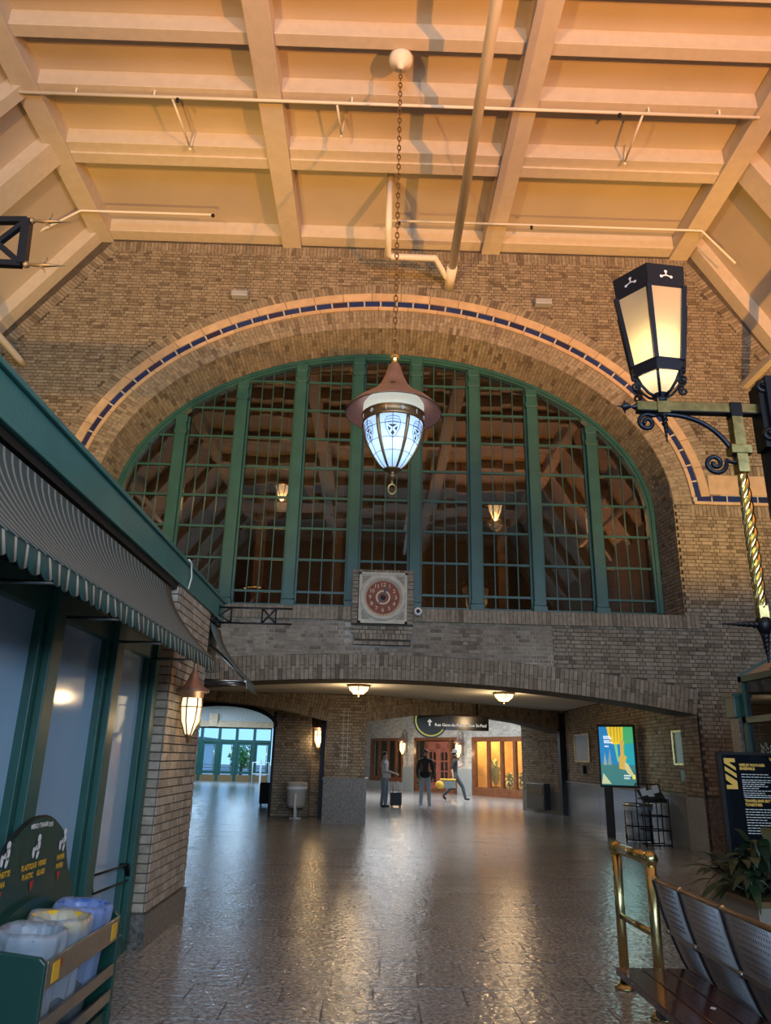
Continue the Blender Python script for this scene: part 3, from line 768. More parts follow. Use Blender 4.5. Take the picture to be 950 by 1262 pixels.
for a, b in ((uW1, uD0), (uD1, uR0), (-1.5, uW0)):
    MB_ = MB(); sbox(MB_, a+0.01, b-0.01, 0, 1.1, 0.0, 0.06); MB_.build('granite_base', mat('granite_pale', (0.30, 0.33, 0.33), 0.4, noise=(50, 0.3, 5)), wall_s)
MB_ = MB(); sbox(MB_, uW0, uW1, 0, 0.34, 0.0, 0.1); MB_.build('granite_sill', 'granite_pale', wall_s)
def shop_window(name, u0, u1, z0, z1, mulls, wood, fw=0.13):
    w = struct(empty(name, SP((u0+u1)/2, z0)))
    m_ = MB(); sbox(m_, u0, u0+fw, z0, z1, -0.12, 0.05); sbox(m_, u1-fw, u1, z0, z1, -0.12, 0.05); sbox(m_, u0, u1, z1-fw, z1, -0.12, 0.06); sbox(m_, u0, u1, z0, z0+fw*1.8, -0.12, 0.07)
    m_.build('window_frame', wood, w)
    es = [u0]+mulls+[u1]
    for u in mulls:
        m_ = MB(); sbox(m_, u-0.08, u+0.08, z0, z1, -0.1, 0.03); m_.build('mullion', wood, w)
    for a, b in zip(es, es[1:]):
        m_ = MB(); sbox(m_, a+0.06, b-0.06, z0+0.1, z1-0.1, -0.04, -0.03); m_.build('pane', 'clear_glass', w)
    return w
shop_window('window_2', uW0, uW1, 0.34, zt, [su(467), su(477.5), su(488)], 'door_wood')
shop_window('window_3', uR0, uR1, 0.0, zt, [su(602), su(618.5), su(634.5)], 'door_wood', 0.2)
# middle doorway: double glazed red doors between dark side lights
dr = struct(empty('door_9', SP((uD0+uD1)/2, 0)))
m_ = MB(); sbox(m_, uD0, uD0+0.16, 0, zt, -0.12, 0.05); sbox(m_, uD1-0.12, uD1, 0, zt, -0.12, 0.05); sbox(m_, uD0, uD1, zt-0.14, zt, -0.12, 0.05); sbox(m_, su(524), su(525.5), 0, zt, -0.12, 0.04); sbox(m_, su(554), su(556), 0, zt, -0.12, 0.04); sbox(m_, uD0, uD1, 0, 0.16, -0.12, 0.05)
m_.build('door_frame', 'door_wood', dr)
ul0, ul1 = su(525.5), su(554); um = (ul0+ul1)/2; zl = zt-0.3
for a, b in ((ul0, um), (um, ul1)):
    m_ = MB(); sbox(m_, a, a+0.17, 0.05, zl, -0.08, -0.02); sbox(m_, b-0.17, b, 0.05, zl, -0.08, -0.02); sbox(m_, a, b, zl-0.22, zl, -0.08, -0.02); sbox(m_, a, b, 0.05, 0.45, -0.08, -0.02)
    for z in (0.95, 1.4, 1.85): sbox(m_, a, b, z-0.03, z+0.03, -0.07, -0.03)
    c = (a+b)/2; sbox(m_, c-0.03, c+0.03, 0.4, zl-0.1, -0.07, -0.03)
    # arched head of the glazing
    for i in range(6):
        t0, t1 = PI*i/6, PI*(i+1)/6; r = (b-a)/2-0.17
        m_.bar(SP(c-r*math.cos(t0), zl-0.42+0.22*math.sin(t0), -0.05), SP(c-r*math.cos(t1), zl-0.42+0.22*math.sin(t1), -0.05), 0.06, 0.08)
    lf_ = m_.build('door_leaf', 'red_wood', dr)
    g_ = MB(); sbox(g_, a+0.17, b-0.17, 0.45, zl-0.2, -0.055, -0.045); g_.build('door_pane', 'clear_glass', lf_)
m_ = MB(); sbox(m_, ul0, ul1, zl, zl+0.12, -0.06, 0.0); m_.build('door_head', 'red_wood', dr)
for a, b in ((uD0+0.16, su(524)), (su(556), uD1-0.12)):
    m_ = MB(); sbox(m_, a, b, 0.1, zt-0.1, -0.05, -0.04); m_.build('side_light', 'clear_glass', dr)
# rooms behind the shop fronts
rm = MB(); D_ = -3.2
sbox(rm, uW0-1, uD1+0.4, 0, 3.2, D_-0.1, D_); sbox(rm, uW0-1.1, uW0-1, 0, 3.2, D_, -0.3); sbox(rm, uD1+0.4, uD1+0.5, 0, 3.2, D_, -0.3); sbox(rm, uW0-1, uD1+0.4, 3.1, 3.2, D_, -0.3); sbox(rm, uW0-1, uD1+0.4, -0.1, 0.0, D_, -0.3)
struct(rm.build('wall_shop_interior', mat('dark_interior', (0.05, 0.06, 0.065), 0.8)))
rm = MB(); D_ = -2.6
sbox(rm, uR0-0.3, uR1+1.5, 0, 3.2, D_-0.1, D_); sbox(rm, uR0-0.3, uR0-0.2, 0, 3.2, D_, -0.3); sbox(rm, uR1+1.4, uR1+1.5, 0, 3.2, D_, -0.3); sbox(rm, uR0-0.3, uR1+1.5, 3.1, 3.2, D_, -0.3); sbox(rm, uR0-0.3, uR1+1.5, -0.1, 0.02, D_, -0.3)
struct(rm.build('wall_cafe_interior', mat('ochre_wall', (0.62, 0.38, 0.14), 0.8, noise=(1.4, 0.35))))
def glow(name, col, strength): return mat(name, col, 0.5, emit=col, estr=strength)
glow('lamp_warm', (1.0, 0.72, 0.38), 14); glow('added_panel_white', (0.95, 0.97, 1.0), 0.8); glow('lamp_cream', (1.0, 0.78, 0.45), 1.7)
warm = (1.0, 0.68, 0.34)
for i, u in enumerate((uR0+0.5, uR0+2.3)):
    p = SP(u, 3.02, -1.1-0.5*i)
    s = MB(); s.lathe([(0.01, 0.08), (0.1, 0.06), (0.14, 0.0), (0.0, 0.0)], p, 12)
    tag(s.build('ceiling_lamp', 'lamp_warm'), ['round warm ceiling lamp over the left panes of the lit shop window', 'round warm ceiling lamp over the right panes of the lit shop window'][i], 'lamp')
    lamp('POINT', 'cafe_light', p-Z3*0.12, 210, (1.0, 0.66, 0.30), size=0.12)
p = SP(su(618), 2.05, -1.6); q = thing('globe_lamp', 'small glowing globe pendant inside the lit shop window', 'lamp', p)
MB().sphere(p, 0.1, 10).build('globe', 'lamp_warm', q); MB().tube([p+Z3*0.08, p+Z3*1.05], 0.012, 6).build('cord', 'black', q)
mat('pale_leaf', (0.55, 0.52, 0.30), 0.6, rnd=[(0.5, (0.42, 0.45, 0.22)), (1.0, (0.65, 0.58, 0.36))])
def blade(mb, p, dirv, ln, w, droop, n=5, up=Z3):
    """one curved tapering leaf"""
    d = Vector(dirv).normalized(); s = d.cross(up)
    s = s.normalized() if s.length > 1e-3 else Vector((1, 0, 0)); P = []
    for i in range(n+1):
        t = i/n; c = Vector(p)+d*(ln*t)-Z3*(droop*t*t); ww = w*math.sin(PI*min(1, 0.12+0.88*t))*(1 if t < 1 else 0.0)+0.001
        P += [c-s*ww, c+s*ww]
    mb.add(P, [(2*i, 2*i+1, 2*i+3, 2*i+2) for i in range(n)], True)
for i, (x, r, h, lab) in enumerate(((593, 0.5, 2.1, 'tall feathery pale palm at the left pane of the lit shop window'), (610, 0.45, 1.25, 'low pale bushy plant behind the second pane of the lit shop window'),
                            (626, 0.55, 1.4, 'broad pale bushy plant behind the third pane of the lit shop window'), (641, 0.5, 1.35, 'pale yellow plant behind the right pane of the lit shop window'))):
    b = SP(su(x), 0.02, -0.85); t_ = thing('window_plant', lab, 'plant', b, group='plants in the lit shop window')
    MB().lathe([(0.14, 0), (0.2, 0.34), (0.22, 0.36), (0.18, 0.36), (0.0, 0.33)], b, 12).build('pot', 'bronze', t_)
    lm = MB()
    for k in range(150 if i else 110):
        a = rnd.uniform(0, 2*PI); el = rnd.uniform(0.2, 1.4) if i else rnd.uniform(0.9, 1.5)
        blade(lm, b+Z3*(0.33+rnd.random()*(h*0.35)), (math.cos(a)*math.cos(el), math.sin(a)*math.cos(el), math.sin(el)), min(0.62, h*rnd.uniform(0.35, 0.6)) if i else h*rnd.uniform(0.35, 0.6), 0.05, 0.25*h, 4)
    stuff(lm.build('leaves', 'pale_leaf', t_))
# light panels out of view, added to brighten the concourse and green doors
for i, (x, y) in enumerate(((1.6, 22.6), (0.5, 32.0), (4.3, 28.5), (-9.5, 42.5), (-6.8, 41))):
    t_ = thing('added_light_panel', ['added light panel out of view before the arcade', 'added light panel out of view before the middle shop doors', 'added light panel out of view before the lit shop window', 'added light panel out of view above the leftmost green doors', 'added light panel out of view above the rightmost green doors'][i], 'light', (x, y, 4.3))
    hs = 1.9 if i in (1, 2) else 0.6; MB().box(x-hs-0.05, x+hs+0.05, y-hs-0.05, y+hs+0.05, 4.22, 4.3).build('frame', 'steel', t_); MB().box(x-hs, x+hs, y-hs, y+hs, 4.20, 4.22).build('diffuser', 'added_panel_white', t_)
    lamp('AREA', 'added_concourse_fill', (x, y, 4.18), (45, 460, 360, 300, 300)[i], ((0.92, 0.96, 1.0) if i < 3 else (0.50, 0.74, 1.0)), (x, y, 0), 2*hs, 2*hs)

# ------------------------------------------------------------------ dim hall behind the great window
def brick_tex(name, c1, c2, cm, scale):
    m = bpy.data.materials.new(name); m.use_nodes = True; N = m.node_tree.nodes; L = m.node_tree.links; b = N['Principled BSDF']; b.inputs['Roughness'].default_value = 0.9
    g = N.new('ShaderNodeNewGeometry'); s = N.new('ShaderNodeSeparateXYZ'); c = N.new('ShaderNodeCombineXYZ'); L.new(g.outputs['Position'], s.inputs[0]); L.new(s.outputs['X'], c.inputs[0]); L.new(s.outputs['Z'], c.inputs[1])
    t = N.new('ShaderNodeTexBrick'); L.new(c.outputs[0], t.inputs['Vector']); t.inputs['Color1'].default_value = (*c1, 1); t.inputs['Color2'].default_value = (*c2, 1); t.inputs['Mortar'].default_value = (*cm, 1); t.inputs['Scale'].default_value = scale
    L.new(t.outputs[0], b.inputs['Base Color']); MATS[name] = m
brick_tex('brick_far', (0.20, 0.14, 0.08), (0.27, 0.19, 0.12), (0.10, 0.08, 0.06), 2.3)
YH = 26.0
hb = MB(); hb.box(-10, 10, YH, YH+0.3, 3.3, 15); hb.box(-10, -9.7, Y1, YH, 3.3, 15); hb.box(9.7, 10, Y1, YH, 3.3, 15)
struct(hb.build('wall_inner_hall', 'brick_far'))
struct(MB().box(-10, 10, Y1, YH, 15, 15.2).build('ceiling_inner_hall', 'plaster_tan'))
struct(MB().box(-10, 10, Y1+0.05, YH, 3.3, 3.45).build('floor_inner_hall', 'granite'))
struct(MB().box(-10, 10, Y1-0.05, Y1, 9.7, 15.2).build('wall_inner_hall_lintel', 'brick_far'))
mat('timber', (0.16, 0.09, 0.045), 0.6, noise=(4, 0.3))
for i, x in enumerate((-6.2, -3.6, -1.2, 1.4, 4.0, 6.6)):
    t_ = thing('roof_brace', 'dark arched timber brace in the hall behind the great window, %s' % ['leftmost', 'second from the left', 'third from the left', 'third from the right', 'second from the right', 'rightmost'][i], 'brace', (x, 22.5, 3.45), group='timber braces behind the window')
    m_ = MB(); m_.box(x-0.16, x+0.16, 22.3, 22.7, 3.45, 11.0); m_.build('post', 'timber', t_)
    for s in (-1, 1):
        a_ = [(x+s*1.2*math.sin(t)*1.0, 22.5, 8.6+2.6*(1-math.cos(t))) for t in [PI/2*k/8 for k in range(9)]]
        m_ = MB()
        for p, q in zip(a_, a_[1:]): m_.bar(p, q, 0.22, 0.22)
        m_.build('curved_strut', 'timber', t_)
for z, lab in ((8.8, 'lower long dark timber beam crossing the hall behind the great window'), (11.1, 'upper long dark timber beam crossing the hall behind the great window')):
    tag(MB().box(-9.7, 9.7, 22.25, 22.75, z, z+0.3).build('tie_beam', 'timber'), lab, 'beam', 'tie beams behind the great window')
for i, (x, y, lab) in enumerate(((348, 604, 'lit warm lantern glowing behind the third bay of the great window'), (610, 628, 'lit warm lantern glowing behind the sixth bay of the great window'))):
    p = at_y(x, y, 20.0); t_ = thing('hanging_lantern', lab, 'lantern', p-Z3*0.35, group='lanterns behind the great window')
    MB().lathe([(0.0, -0.34), (0.06, -0.3), (0.17, -0.05), (0.2, 0.12)], p, 12).build('glass', 'lamp_cream', t_)
    m_ = MB(); m_.lathe([(0.21, 0.1), (0.28, 0.12), (0.16, 0.22), (0.03, 0.36), (0.0, 0.36)], p, 12); m_.build('cap', 'bronze', t_)
    m_ = MB(); m_.tube([p+Z3*0.34, Vector((p.x, p.y, 11.2)), Vector((p.x, 22.3, 11.2))], 0.02, 6); m_.build('chain', 'black_iron', t_)
    for k in range(6):
        a = 2*PI*k/6; m_ = MB(); m_.tube([p+Vector((0.205*math.cos(a), 0.205*math.sin(a), 0.12)), p+Vector((0.175*math.cos(a), 0.175*math.sin(a), -0.05)), p+Vector((0.05*math.cos(a), 0.05*math.sin(a), -0.3))], 0.012, 5); m_.build('rib', 'bronze', t_)
    lamp('POINT', 'inner_lantern_light', p+Vector((0, 0.0, -0.45)), 190, warm, size=0.2)
# ================================================================== LEFT SHOP
XG = -1.97
sb = MB(); sb.box(-6.5, -2.3, -6.5, 8.85, 0, 3.05); sb.box(-2.3, -1.9, -3, 6.75, 2.42, 3.0); sb.box(-2.3, -1.9, 8.1, 8.85, 2.42, 3.0); sb.box(-2.3, -1.95, -3, 6.75, 0, 0.1)
shop = struct(sb.build('wall_shop', 'green_dark'))
fa = MB(); fa.box(-1.92, XF, -3, 8.9, 3.0, 3.215); fa.box(-1.95, XF+0.025, -3, 8.92, 3.215, 3.25); fa.box(-1.94, XF+0.012, -3, 8.91, 2.985, 3.01); fa.box(-6.5, -1.92, 8.78, 8.9, 3.0, 3.215)
fa.build('fascia', 'green_fascia', shop, bevel=0.006)
MB().box(-2.3, XF-0.02, -3, 8.86, 2.93, 2.99).build('soffit', 'black', shop)
yb = [-1.5, 0.9, 2.15, 3.35, 4.45, 5.58, 6.6]
for i, y in enumerate(yb):
    wd = 0.13 if i < 6 else 0.10
    m_ = MB(); m_.box(XG-0.12, XG+0.05, y-wd, y+wd, 0.1, 2.42); m_.box(XG+0.05, XG+0.10, y-wd*0.6, y+wd*0.6, 0.1, 2.42); m_.build('mullion', 'green_paint', shop, bevel=0.006)
for a, b in zip(yb, yb[1:]):
    MB().box(XG-0.02, XG-0.005, a+0.1, b-0.1, 0.2, 2.34).build('pane', 'frosted_blue', shop)
MB().box(XG-0.1, XG+0.06, -3, 6.7, 2.27, 2.44).build('head_rail', 'green_paint', shop); MB().box(XG-0.1, XG+0.08, -3, 6.7, 0.0, 0.2).build('bottom_rail', 'green_paint', shop)
MB().box(XG-0.02, XG, 8.1, 8.8, 0.1, 2.4).build('pane', 'black_gloss', shop)
# push bar on the far pane
pb_ = thing('push_bar', 'black wire bar frame on the frosted shop pane beside the brick pier', 'bar', at_x(112, 1078, XG+0.03))
a, b, c, d = at_x(112, 1080, XG+0.07), at_x(156, 1066, XG+0.07), at_x(159, 1084, XG+0.07), at_x(114, 1102, XG+0.07)
m_ = MB(); m_.tube([a, b], 0.008, 6); m_.tube([c, d], 0.008, 6); m_.tube([a, d], 0.008, 6); m_.build('rod', 'black_iron', pb_)
m_ = MB(); m_.bar(b, c, 0.035, 0.03); m_.bar(b, b+Vector((-0.05, 0, 0)), 0.025); m_.bar(c, c+Vector((-0.05, 0, 0)), 0.025); m_.build('end_plate', 'black_iron', pb_)
# brick pier: every brick a piece, biggest first
pm = MB(); pm.box(-2.2, XF, 6.75, 8.1, 0, 3.0); pierL = struct(pm.build('wall_shop_pier', 'mortar_pale'))
lst = []
for (u, v, w, h) in bond(0.0, 1.35, 0.26, 2.98, course=0.073, long=0.21, short=0.11, j=0.011): lst.append((Vector((XF, 6.75+u, v)), Y3, Z3, X3, w, h))
for i in range(37): lst.append((Vector((XF-0.055-(0.06 if i % 2 else 0.0)*0, 6.75, 0.26+0.073*(i+0.5))), X3, Z3, NF, 0.10, 0.062))
lst.sort(key=lambda b: (b[0].y > 7.2, b[0].z > 2.2, b[0].y))
ex = MB()
for i, (c, U, V, N_, w, h) in enumerate(lst):
    if i < 300: piece('brick', 'brick_pale', c, U, V, N_, w, h, 0.024+rnd.uniform(-.005, .005), pierL)
    else: brick_box(ex, c, U, V, N_, w, h, 0.012+rnd.uniform(-.003, .003))
stuff(ex.build('brickwork', 'brick_pale', pierL))
MB().box(-2.2, XF+0.03, 6.72, 8.12, 0, 0.25).build('granite_base', 'granite', pierL)
# small white cable pipe at the foot of the pier
tag(MB().tube([(XF-0.1, 6.70, 1.5), (XF-0.1, 6.70, 0.35), (XF-0.11, 6.66, 0.2), (-1.9, 6.5, 0.15), (-1.88, 6.3, 0.15)], 0.012, 6).build('cable', 'white'), 'thin white cable running down beside the brick pier', 'cable')

def awning(label, y0, y1, side_valance=False):
    t_ = thing('awning', label, 'awning', (-1.83, (y0+y1)/2, 2.9), group='striped awnings of the left shop')
    prof = []
    for i in range(13):
        t = i/12; prof.append((-1.83+0.455*t**1.55, 2.9-0.63*t))
    m_ = MB(); n = len(prof); ny = max(2, int((y1-y0)/0.3)); b = len(m_.v)
    V = [(x, y0+(y1-y0)*j/ny, z-0.012*math.sin(PI*i/12)*abs(math.sin(PI*(j*0.37)))) for i, (x, z) in enumerate(prof) for j in range(ny+1)]
    m_.add(V, [(i*(ny+1)+j, i*(ny+1)+j+1, (i+1)*(ny+1)+j+1, (i+1)*(ny+1)+j) for i in range(n-1) for j in range(ny)], True)
    o = m_.build('canopy', 'awning_canopy', t_); sd = o.modifiers.new('cloth', 'SOLIDIFY'); sd.thickness = 0.006
    def val(p0, p1, name):
        p0 = Vector(p0); p1 = Vector(p1); ln = (p1-p0).length; d = (p1-p0)/ln; m_ = MB(); k = max(2, int(ln/0.105)); pl = ln/k; V = []; F = []
        nrm = Vector((d.y, -d.x, 0)); q = 6
        for i in range(k*q+1):
            s = ln*i/(k*q); ph = (i % q)/q; dz = 0.085+0.022*math.sin(PI*ph); wv = 0.008*math.sin(2*PI*s/0.42)
            V += [p0+d*s, p0+d*s+nrm*(wv+0.012)-Z3*dz]
        m_.add(V, [(2*i, 2*i+1, 2*i+3, 2*i+2) for i in range(k*q)], True)
        o = m_.build(name, 'awning_valance', t_); sd = o.modifiers.new('cloth', 'SOLIDIFY'); sd.thickness = 0.005
    xe, ze = prof[-1]
    val((xe, y0, ze), (xe, y1, ze), 'valance')
    # side cheeks of the frame: rods
    k = max(2, int((y1-y0)/0.95)); 
    for j in range(k+1):
        y = y0+0.03+(y1-y0-0.06)*j/k
        m_ = MB(); m_.tube([(-1.93, y, 2.27), (xe-0.01, y, ze-0.005)], 0.012, 6); m_.tube([(-1.93, y, 2.75), (xe-0.02, y, ze)], 0.009, 6); m_.build('arm', 'steel', t_)
    m_ = MB(); m_.tube([(xe-0.012, y0, ze-0.01), (xe-0.012, y1, ze-0.01)], 0.012, 6); m_.build('front_bar', 'steel', t_)
    return t_
awning('long dark green awning with thin pale stripes over the shop windows', -2.5, 6.55)
awning('short dark green striped awning seen end-on behind the brick pier', 8.3, 8.9)
MB().box(-1.95, -1.86, 8.12, 8.9, 2.4, 2.93).build('awning_board', 'green_dark', shop)

# wrought iron bracket on the end of the fascia
ib = thing('iron_bracket', 'black wrought iron bracket with crossed bars at the far end of the green fascia', 'bracket', (-1.8, 8.6, 3.05))
m_ = MB()
for z in (3.13, 2.95): m_.tube([(-1.98, 8.6, z), (-0.95, 8.6, z)], 0.012, 6)
m_.build('rod', 'black_iron', ib)
for xa, xb in ((-1.93, -1.66), (-1.3, -1.14)):
    m_ = MB()
    for p, q in (((xa, 2.95), (xb, 3.13)), ((xa, 3.13), (xb, 2.95)), ((xa, 2.95), (xa, 3.13)), ((xb, 2.95), (xb, 3.13))): m_.tube([(p[0], 8.6, p[1]), (q[0], 8.6, q[1])], 0.011, 6)
    m_.build('crossed_bar', 'black_iron', ib)
m_ = MB(); m_.bar((-1.8, 8.6, 3.04), (-1.98, 8.6, 3.04), 0.05, 0.24); m_.build('mount', 'black_iron', ib)
tag(MB().tube([at_x(233, 690, XF+0.03), at_x(236, 694, XF+0.035), at_x(236, 712, XF+0.03), at_x(232, 726, XF+0.02)], 0.008, 6).build('cable_loop', 'pipe_paint'), 'thin pale cable loop over the face of the green fascia', 'cable')

def sconce(label, p, wall_dir, s=1.0, group=None, power=14, glass='lamp_cream', name='wall_lantern'):
    """acorn lantern with pointed cap on a wall arm; p = centre of the glass, wall_dir = unit vector to the wall"""
    p = Vector(p); wd = Vector(wall_dir); t_ = thing(name, label, 'lantern', p+Z3*(-0.28*s), group=group)
    gl = MB(); gl.lathe([(0.0, -0.21*s), (0.03*s, -0.2*s), (0.075*s, -0.08*s), (0.09*s, 0.05*s), (0.085*s, 0.12*s)], p, 12); gl.build('glass', glass, t_)
    c = MB(); c.lathe([(0.0, 0.12*s), (0.1*s, 0.12*s), (0.105*s, 0.17*s), (0.15*s, 0.175*s), (0.152*s, 0.19*s), (0.085*s, 0.235*s), (0.05*s, 0.30*s), (0.022*s, 0.37*s), (0.012*s, 0.40*s), (0.02*s, 0.43*s), (0.0, 0.46*s)], p, 16); c.build('cap', 'copper', t_)
    for k in range(6):
        a = 2*PI*k/6+0.3; d = Vector((math.cos(a), math.sin(a), 0)); r = MB()
        r.tube([p+d*(0.092*s)+Z3*(0.12*s), p+d*(0.095*s)+Z3*(0.05*s), p+d*(0.08*s)-Z3*(0.08*s), p+d*(0.033*s)-Z3*(0.2*s)], 0.007*s, 5); r.build('rib', 'bronze', t_)
    r = MB(); r.tube([p+Vector((0.092*s*math.cos(2*PI*k/16), 0.092*s*math.sin(2*PI*k/16), 0.04*s)) for k in range(16)], 0.005*s, 5, closed=True); r.build('ring', 'bronze', t_)
    f = MB(); f.lathe([(0.0, -0.28*s), (0.012*s, -0.27*s), (0.018*s, -0.24*s), (0.032*s, -0.215*s), (0.034*s, -0.2*s), (0.0, -0.195*s)], p, 10); f.build('finial', 'bronze', t_)
    b_ = MB(); q = p+wd*(0.16*s); b_.tube([p+Z3*(0.44*s), p+wd*(0.07*s)+Z3*(0.50*s), q+Z3*(0.42*s), q+Z3*(0.1*s), q-Z3*(0.15*s)], 0.011*s, 6); b_.build('arm', 'bronze', t_)
    lamp('POINT', 'lantern_light', p-wd*(0.16*s)-Z3*0.1*s, power, warm, size=0.06)
    return t_
sconce('copper capped acorn lantern glowing on the left brick pier', (-1.645, 7.02, 1.86), (-1, 0, 0), 1.0, power=4)

# ------------------------------------------------------------------ recycling station
XB0, XB1, YB0, YB1 = -1.74, -1.395, 3.72, 4.74
rs = thing('recycling_station', 'dark green recycling station with steel slats and a tall curved sign panel', 'recycling bin', ((XB0+XB1)/2, 4.2, 0))
# tall back panel with bell-shaped top
top = []
half = [(0.0, 1.155), (0.08, 1.152), (0.14, 1.14), (0.2, 1.122), (0.25, 1.10), (0.3, 1.075), (0.345, 1.045), (0.375, 1.01), (0.40, 0.96), (0.43, 0.905), (0.47, 0.85), (0.52, 0.80), (0.575, 0.75)]
top = [(XB0, 4.31-d, z) for d, z in reversed(half)]+[(XB0, 4.31+d, z) for d, z in half[1:]]
m_ = MB(); m_.prism([(XB0, 3.735, 0.05)]+top+[(XB0, 4.885, 0.05)], (-0.035, 0, 0)); m_.build('back_panel', mat('green_panel', (0.006, 0.045, 0.035), 0.35), rs)
m_ = MB(); m_.tube([(XB0-0.018, p[1], p[2]) for p in top], 0.012, 6); m_.build('panel_edge', 'black', rs)
m_ = MB(); pr_ = [(XB0+0.03, 3.76+1.06*i/16, 0.64+0.13*math.sin(PI*i/16)) for i in range(17)]
m_.prism([(XB0+0.03, 3.76, 0.55)]+pr_+[(XB0+0.03, 4.82, 0.55)], (-0.03, 0, 0)); m_.build('raised_board', 'green_panel', rs)
for y, nm in ((YB0, 'side_panel'), (YB1, 'side_panel')):
    m_ = MB(); m_.prism([(XB0, y-0.015, 0.03), (XB1+0.01, y-0.015, 0.03), (XB1+0.01, y-0.015, 0.61), (XB1-0.02, y-0.015, 0.635), (XB0, y-0.015, 0.67)], (0, 0.03, 0)); m_.build(nm, 'green_panel', rs, bevel=0.006)
MB().box(XB0, XB1, YB0, YB1, 0.03, 0.07).build('base', 'green_panel', rs)
MB().box(XB0+0.0, XB0+0.02, YB0, YB1, 0.05, 0.62).build('inner_back', 'black', rs)
MB().box(XB1-0.03, XB1-0.01, YB0, YB1, 0.07, 0.16).build('lower_board', 'green_panel', rs)
for z0, z1 in ((0.50, 0.615), (0.325, 0.385), (0.20, 0.26)):
    m_ = MB(); m_.box(XB1-0.01, XB1+0.008, YB0+0.02, YB1-0.02, z0, z1); s_ = m_.build('slat', 'steel', rs, bevel=0.003)
    if z0 > 0.45:
        for y in (YB0+0.12, YB1-0.1):
            k = MB(); k.box(XB1+0.008, XB1+0.010, y-0.04, y+0.04, z0+0.015, z0+0.095); k.build('yellow_sticker', 'yellow', s_)
        k = MB(); k.box(XB1+0.010, XB1+0.011, YB0+0.17, YB0+0.185, z0+0.06, z0+0.095); k.build('red_mark', 'red', s_)
XP = XB0+0.004; UY = Vector((0, 1, 0))
def sign_text(body, size, y, z, m, nm='lettering', x=None):
    mb = text_mb(body, size, (x or XP, y, z), UY, Z3, bold=0.0015); return mb.build(nm, m, rs)
for i, (y, l1, l2) in enumerate(((3.93, ('CANETTE',), ('CAN',)), (4.28, ('PLASTIQUE', 'VERRE'), ('PLASTIC', 'GLASS')), (4.63, ('PAPIER',), ('PAPER',)))):
    for ws_, z in ((l1, 0.925), (l2, 0.88)):
        if len(ws_) == 1: sign_text(ws_[0], 0.036, y, z, 'yellow')
        else:
            sign_text(ws_[0], 0.036, y-0.06, z, 'yellow'); sign_text(ws_[1], 0.036, y+0.1, z, 'yellow')
    # recycling figure: head and folding arrows
    k = MB()
    def blob(cy, cz, a, b, rot):
        P = []
        for q in range(10):
            t = 2*PI*q/10; u, v = a*math.cos(t), b*math.sin(t); P.append((XP, y+cy+u*math.cos(rot)-v*math.sin(rot), cz+u*math.sin(rot)+v*math.cos(rot)))
        k.add(P, [tuple(range(10))])
    blob(0.018, 1.055, 0.022, 0.02, 0); blob(0.022, 1.015, 0.022, 0.03, -0.2); blob(-0.032, 0.99, 0.016, 0.028, 0.2); blob(0.022, 0.978, 0.016, 0.026, -0.3); blob(-0.005, 1.01, 0.024, 0.012, 0.5)
    k.build('recycling_symbol', 'white', rs)
    k = MB(); k.add([(XP, y-0.025, 0.85), (XP, y+0.03, 0.85), (XP, y, 0.80)], [(0,1,2)]); k.build('red_arrow', 'red', rs)
sign_text('MERCI /', 0.03, 4.22, 1.118, 'white'); sign_text('THANK', 0.03, 4.33, 1.118, 'white'); sign_text('YOU', 0.03, 4.42, 1.112, 'white')
bag_lab = ('clear liner bag in the nearest recycling bin, with grey rim', 'yellow rimmed recycling bin with clear liner, in the middle of the three', 'blue rimmed recycling bin with blue tinted liner, farthest of the three')
mat('bin_grey', (0.20, 0.22, 0.25), 0.5); mat('bin_blue', (0.03, 0.12, 0.42), 0.45); mat('bin_yellow', (0.75, 0.45, 0.02), 0.45)
for i, (y, bm_, bag) in enumerate(((3.91, 'bin_grey', 'bag_plastic'), (4.23, 'bin_yellow', 'bag_plastic'), (4.55, 'bin_blue', 'bag_blue'))):
    c = Vector((-1.585, y, 0.09)); t_ = thing('waste_bin', bag_lab[i], 'bin', (c.x, c.y, 0.07), group='bins in the recycling station')
    M = Matrix.Rotation(math.radians(4), 3, 'Y')
    m_ = MB(); m_.lathe([(0.0, 0.0), (0.09, 0.0), (0.118, 0.50), (0.138, 0.57), (0.13, 0.57), (0.11, 0.50), (0.085, 0.02), (0.0, 0.02)], c, 24, M=M); m_.build('bin_body', 'bin_grey', t_)
    m_ = MB(); m_.lathe([(0.128, 0.555), (0.137, 0.555), (0.150, 0.60), (0.146, 0.615), (0.136, 0.61), (0.128, 0.555)], c, 28, M=M); m_.build('rim', bm_, t_)
    # crumpled liner folded over the rim
    m_ = MB(); rg = random.Random(40+i); n = 72; prof = [(0.05, 0.12), (0.085, 0.2), (0.10, 0.36), (0.112, 0.50), (0.128, 0.595), (0.145, 0.625), (0.156, 0.60), (0.153, 0.55), (0.137, 0.50), (0.132, 0.38), (0.128, 0.25)]
    V = []
    ph = [rg.uniform(0, 6.28) for _ in range(8)]
    for j, (r, z) in enumerate(prof):
        for k in range(n):
            a = 2*PI*k/n; w = 0.0015+0.0009*j; rr = r+w*(math.sin(7*a+ph[0]+j*0.5)*0.5+math.sin(13*a+ph[1]-j*0.7)*0.5+math.sin(23*a+ph[2]+j)*0.35)
            zz = z+(0.008 if j > 5 else 0.004)*math.sin(5*a+ph[3])+(0.03*math.sin(3*a+ph[4]) if j == len(prof)-1 else 0)
            V.append(c+M @ Vector((rr*math.cos(a), rr*math.sin(a), zz)))
    m_.add(V, [(j*n+k, j*n+(k+1) % n, (j+1)*n+(k+1) % n, (j+1)*n+k) for j in range(len(prof)-1) for k in range(n)], True)
    m_.build('liner_bag', bag, t_)

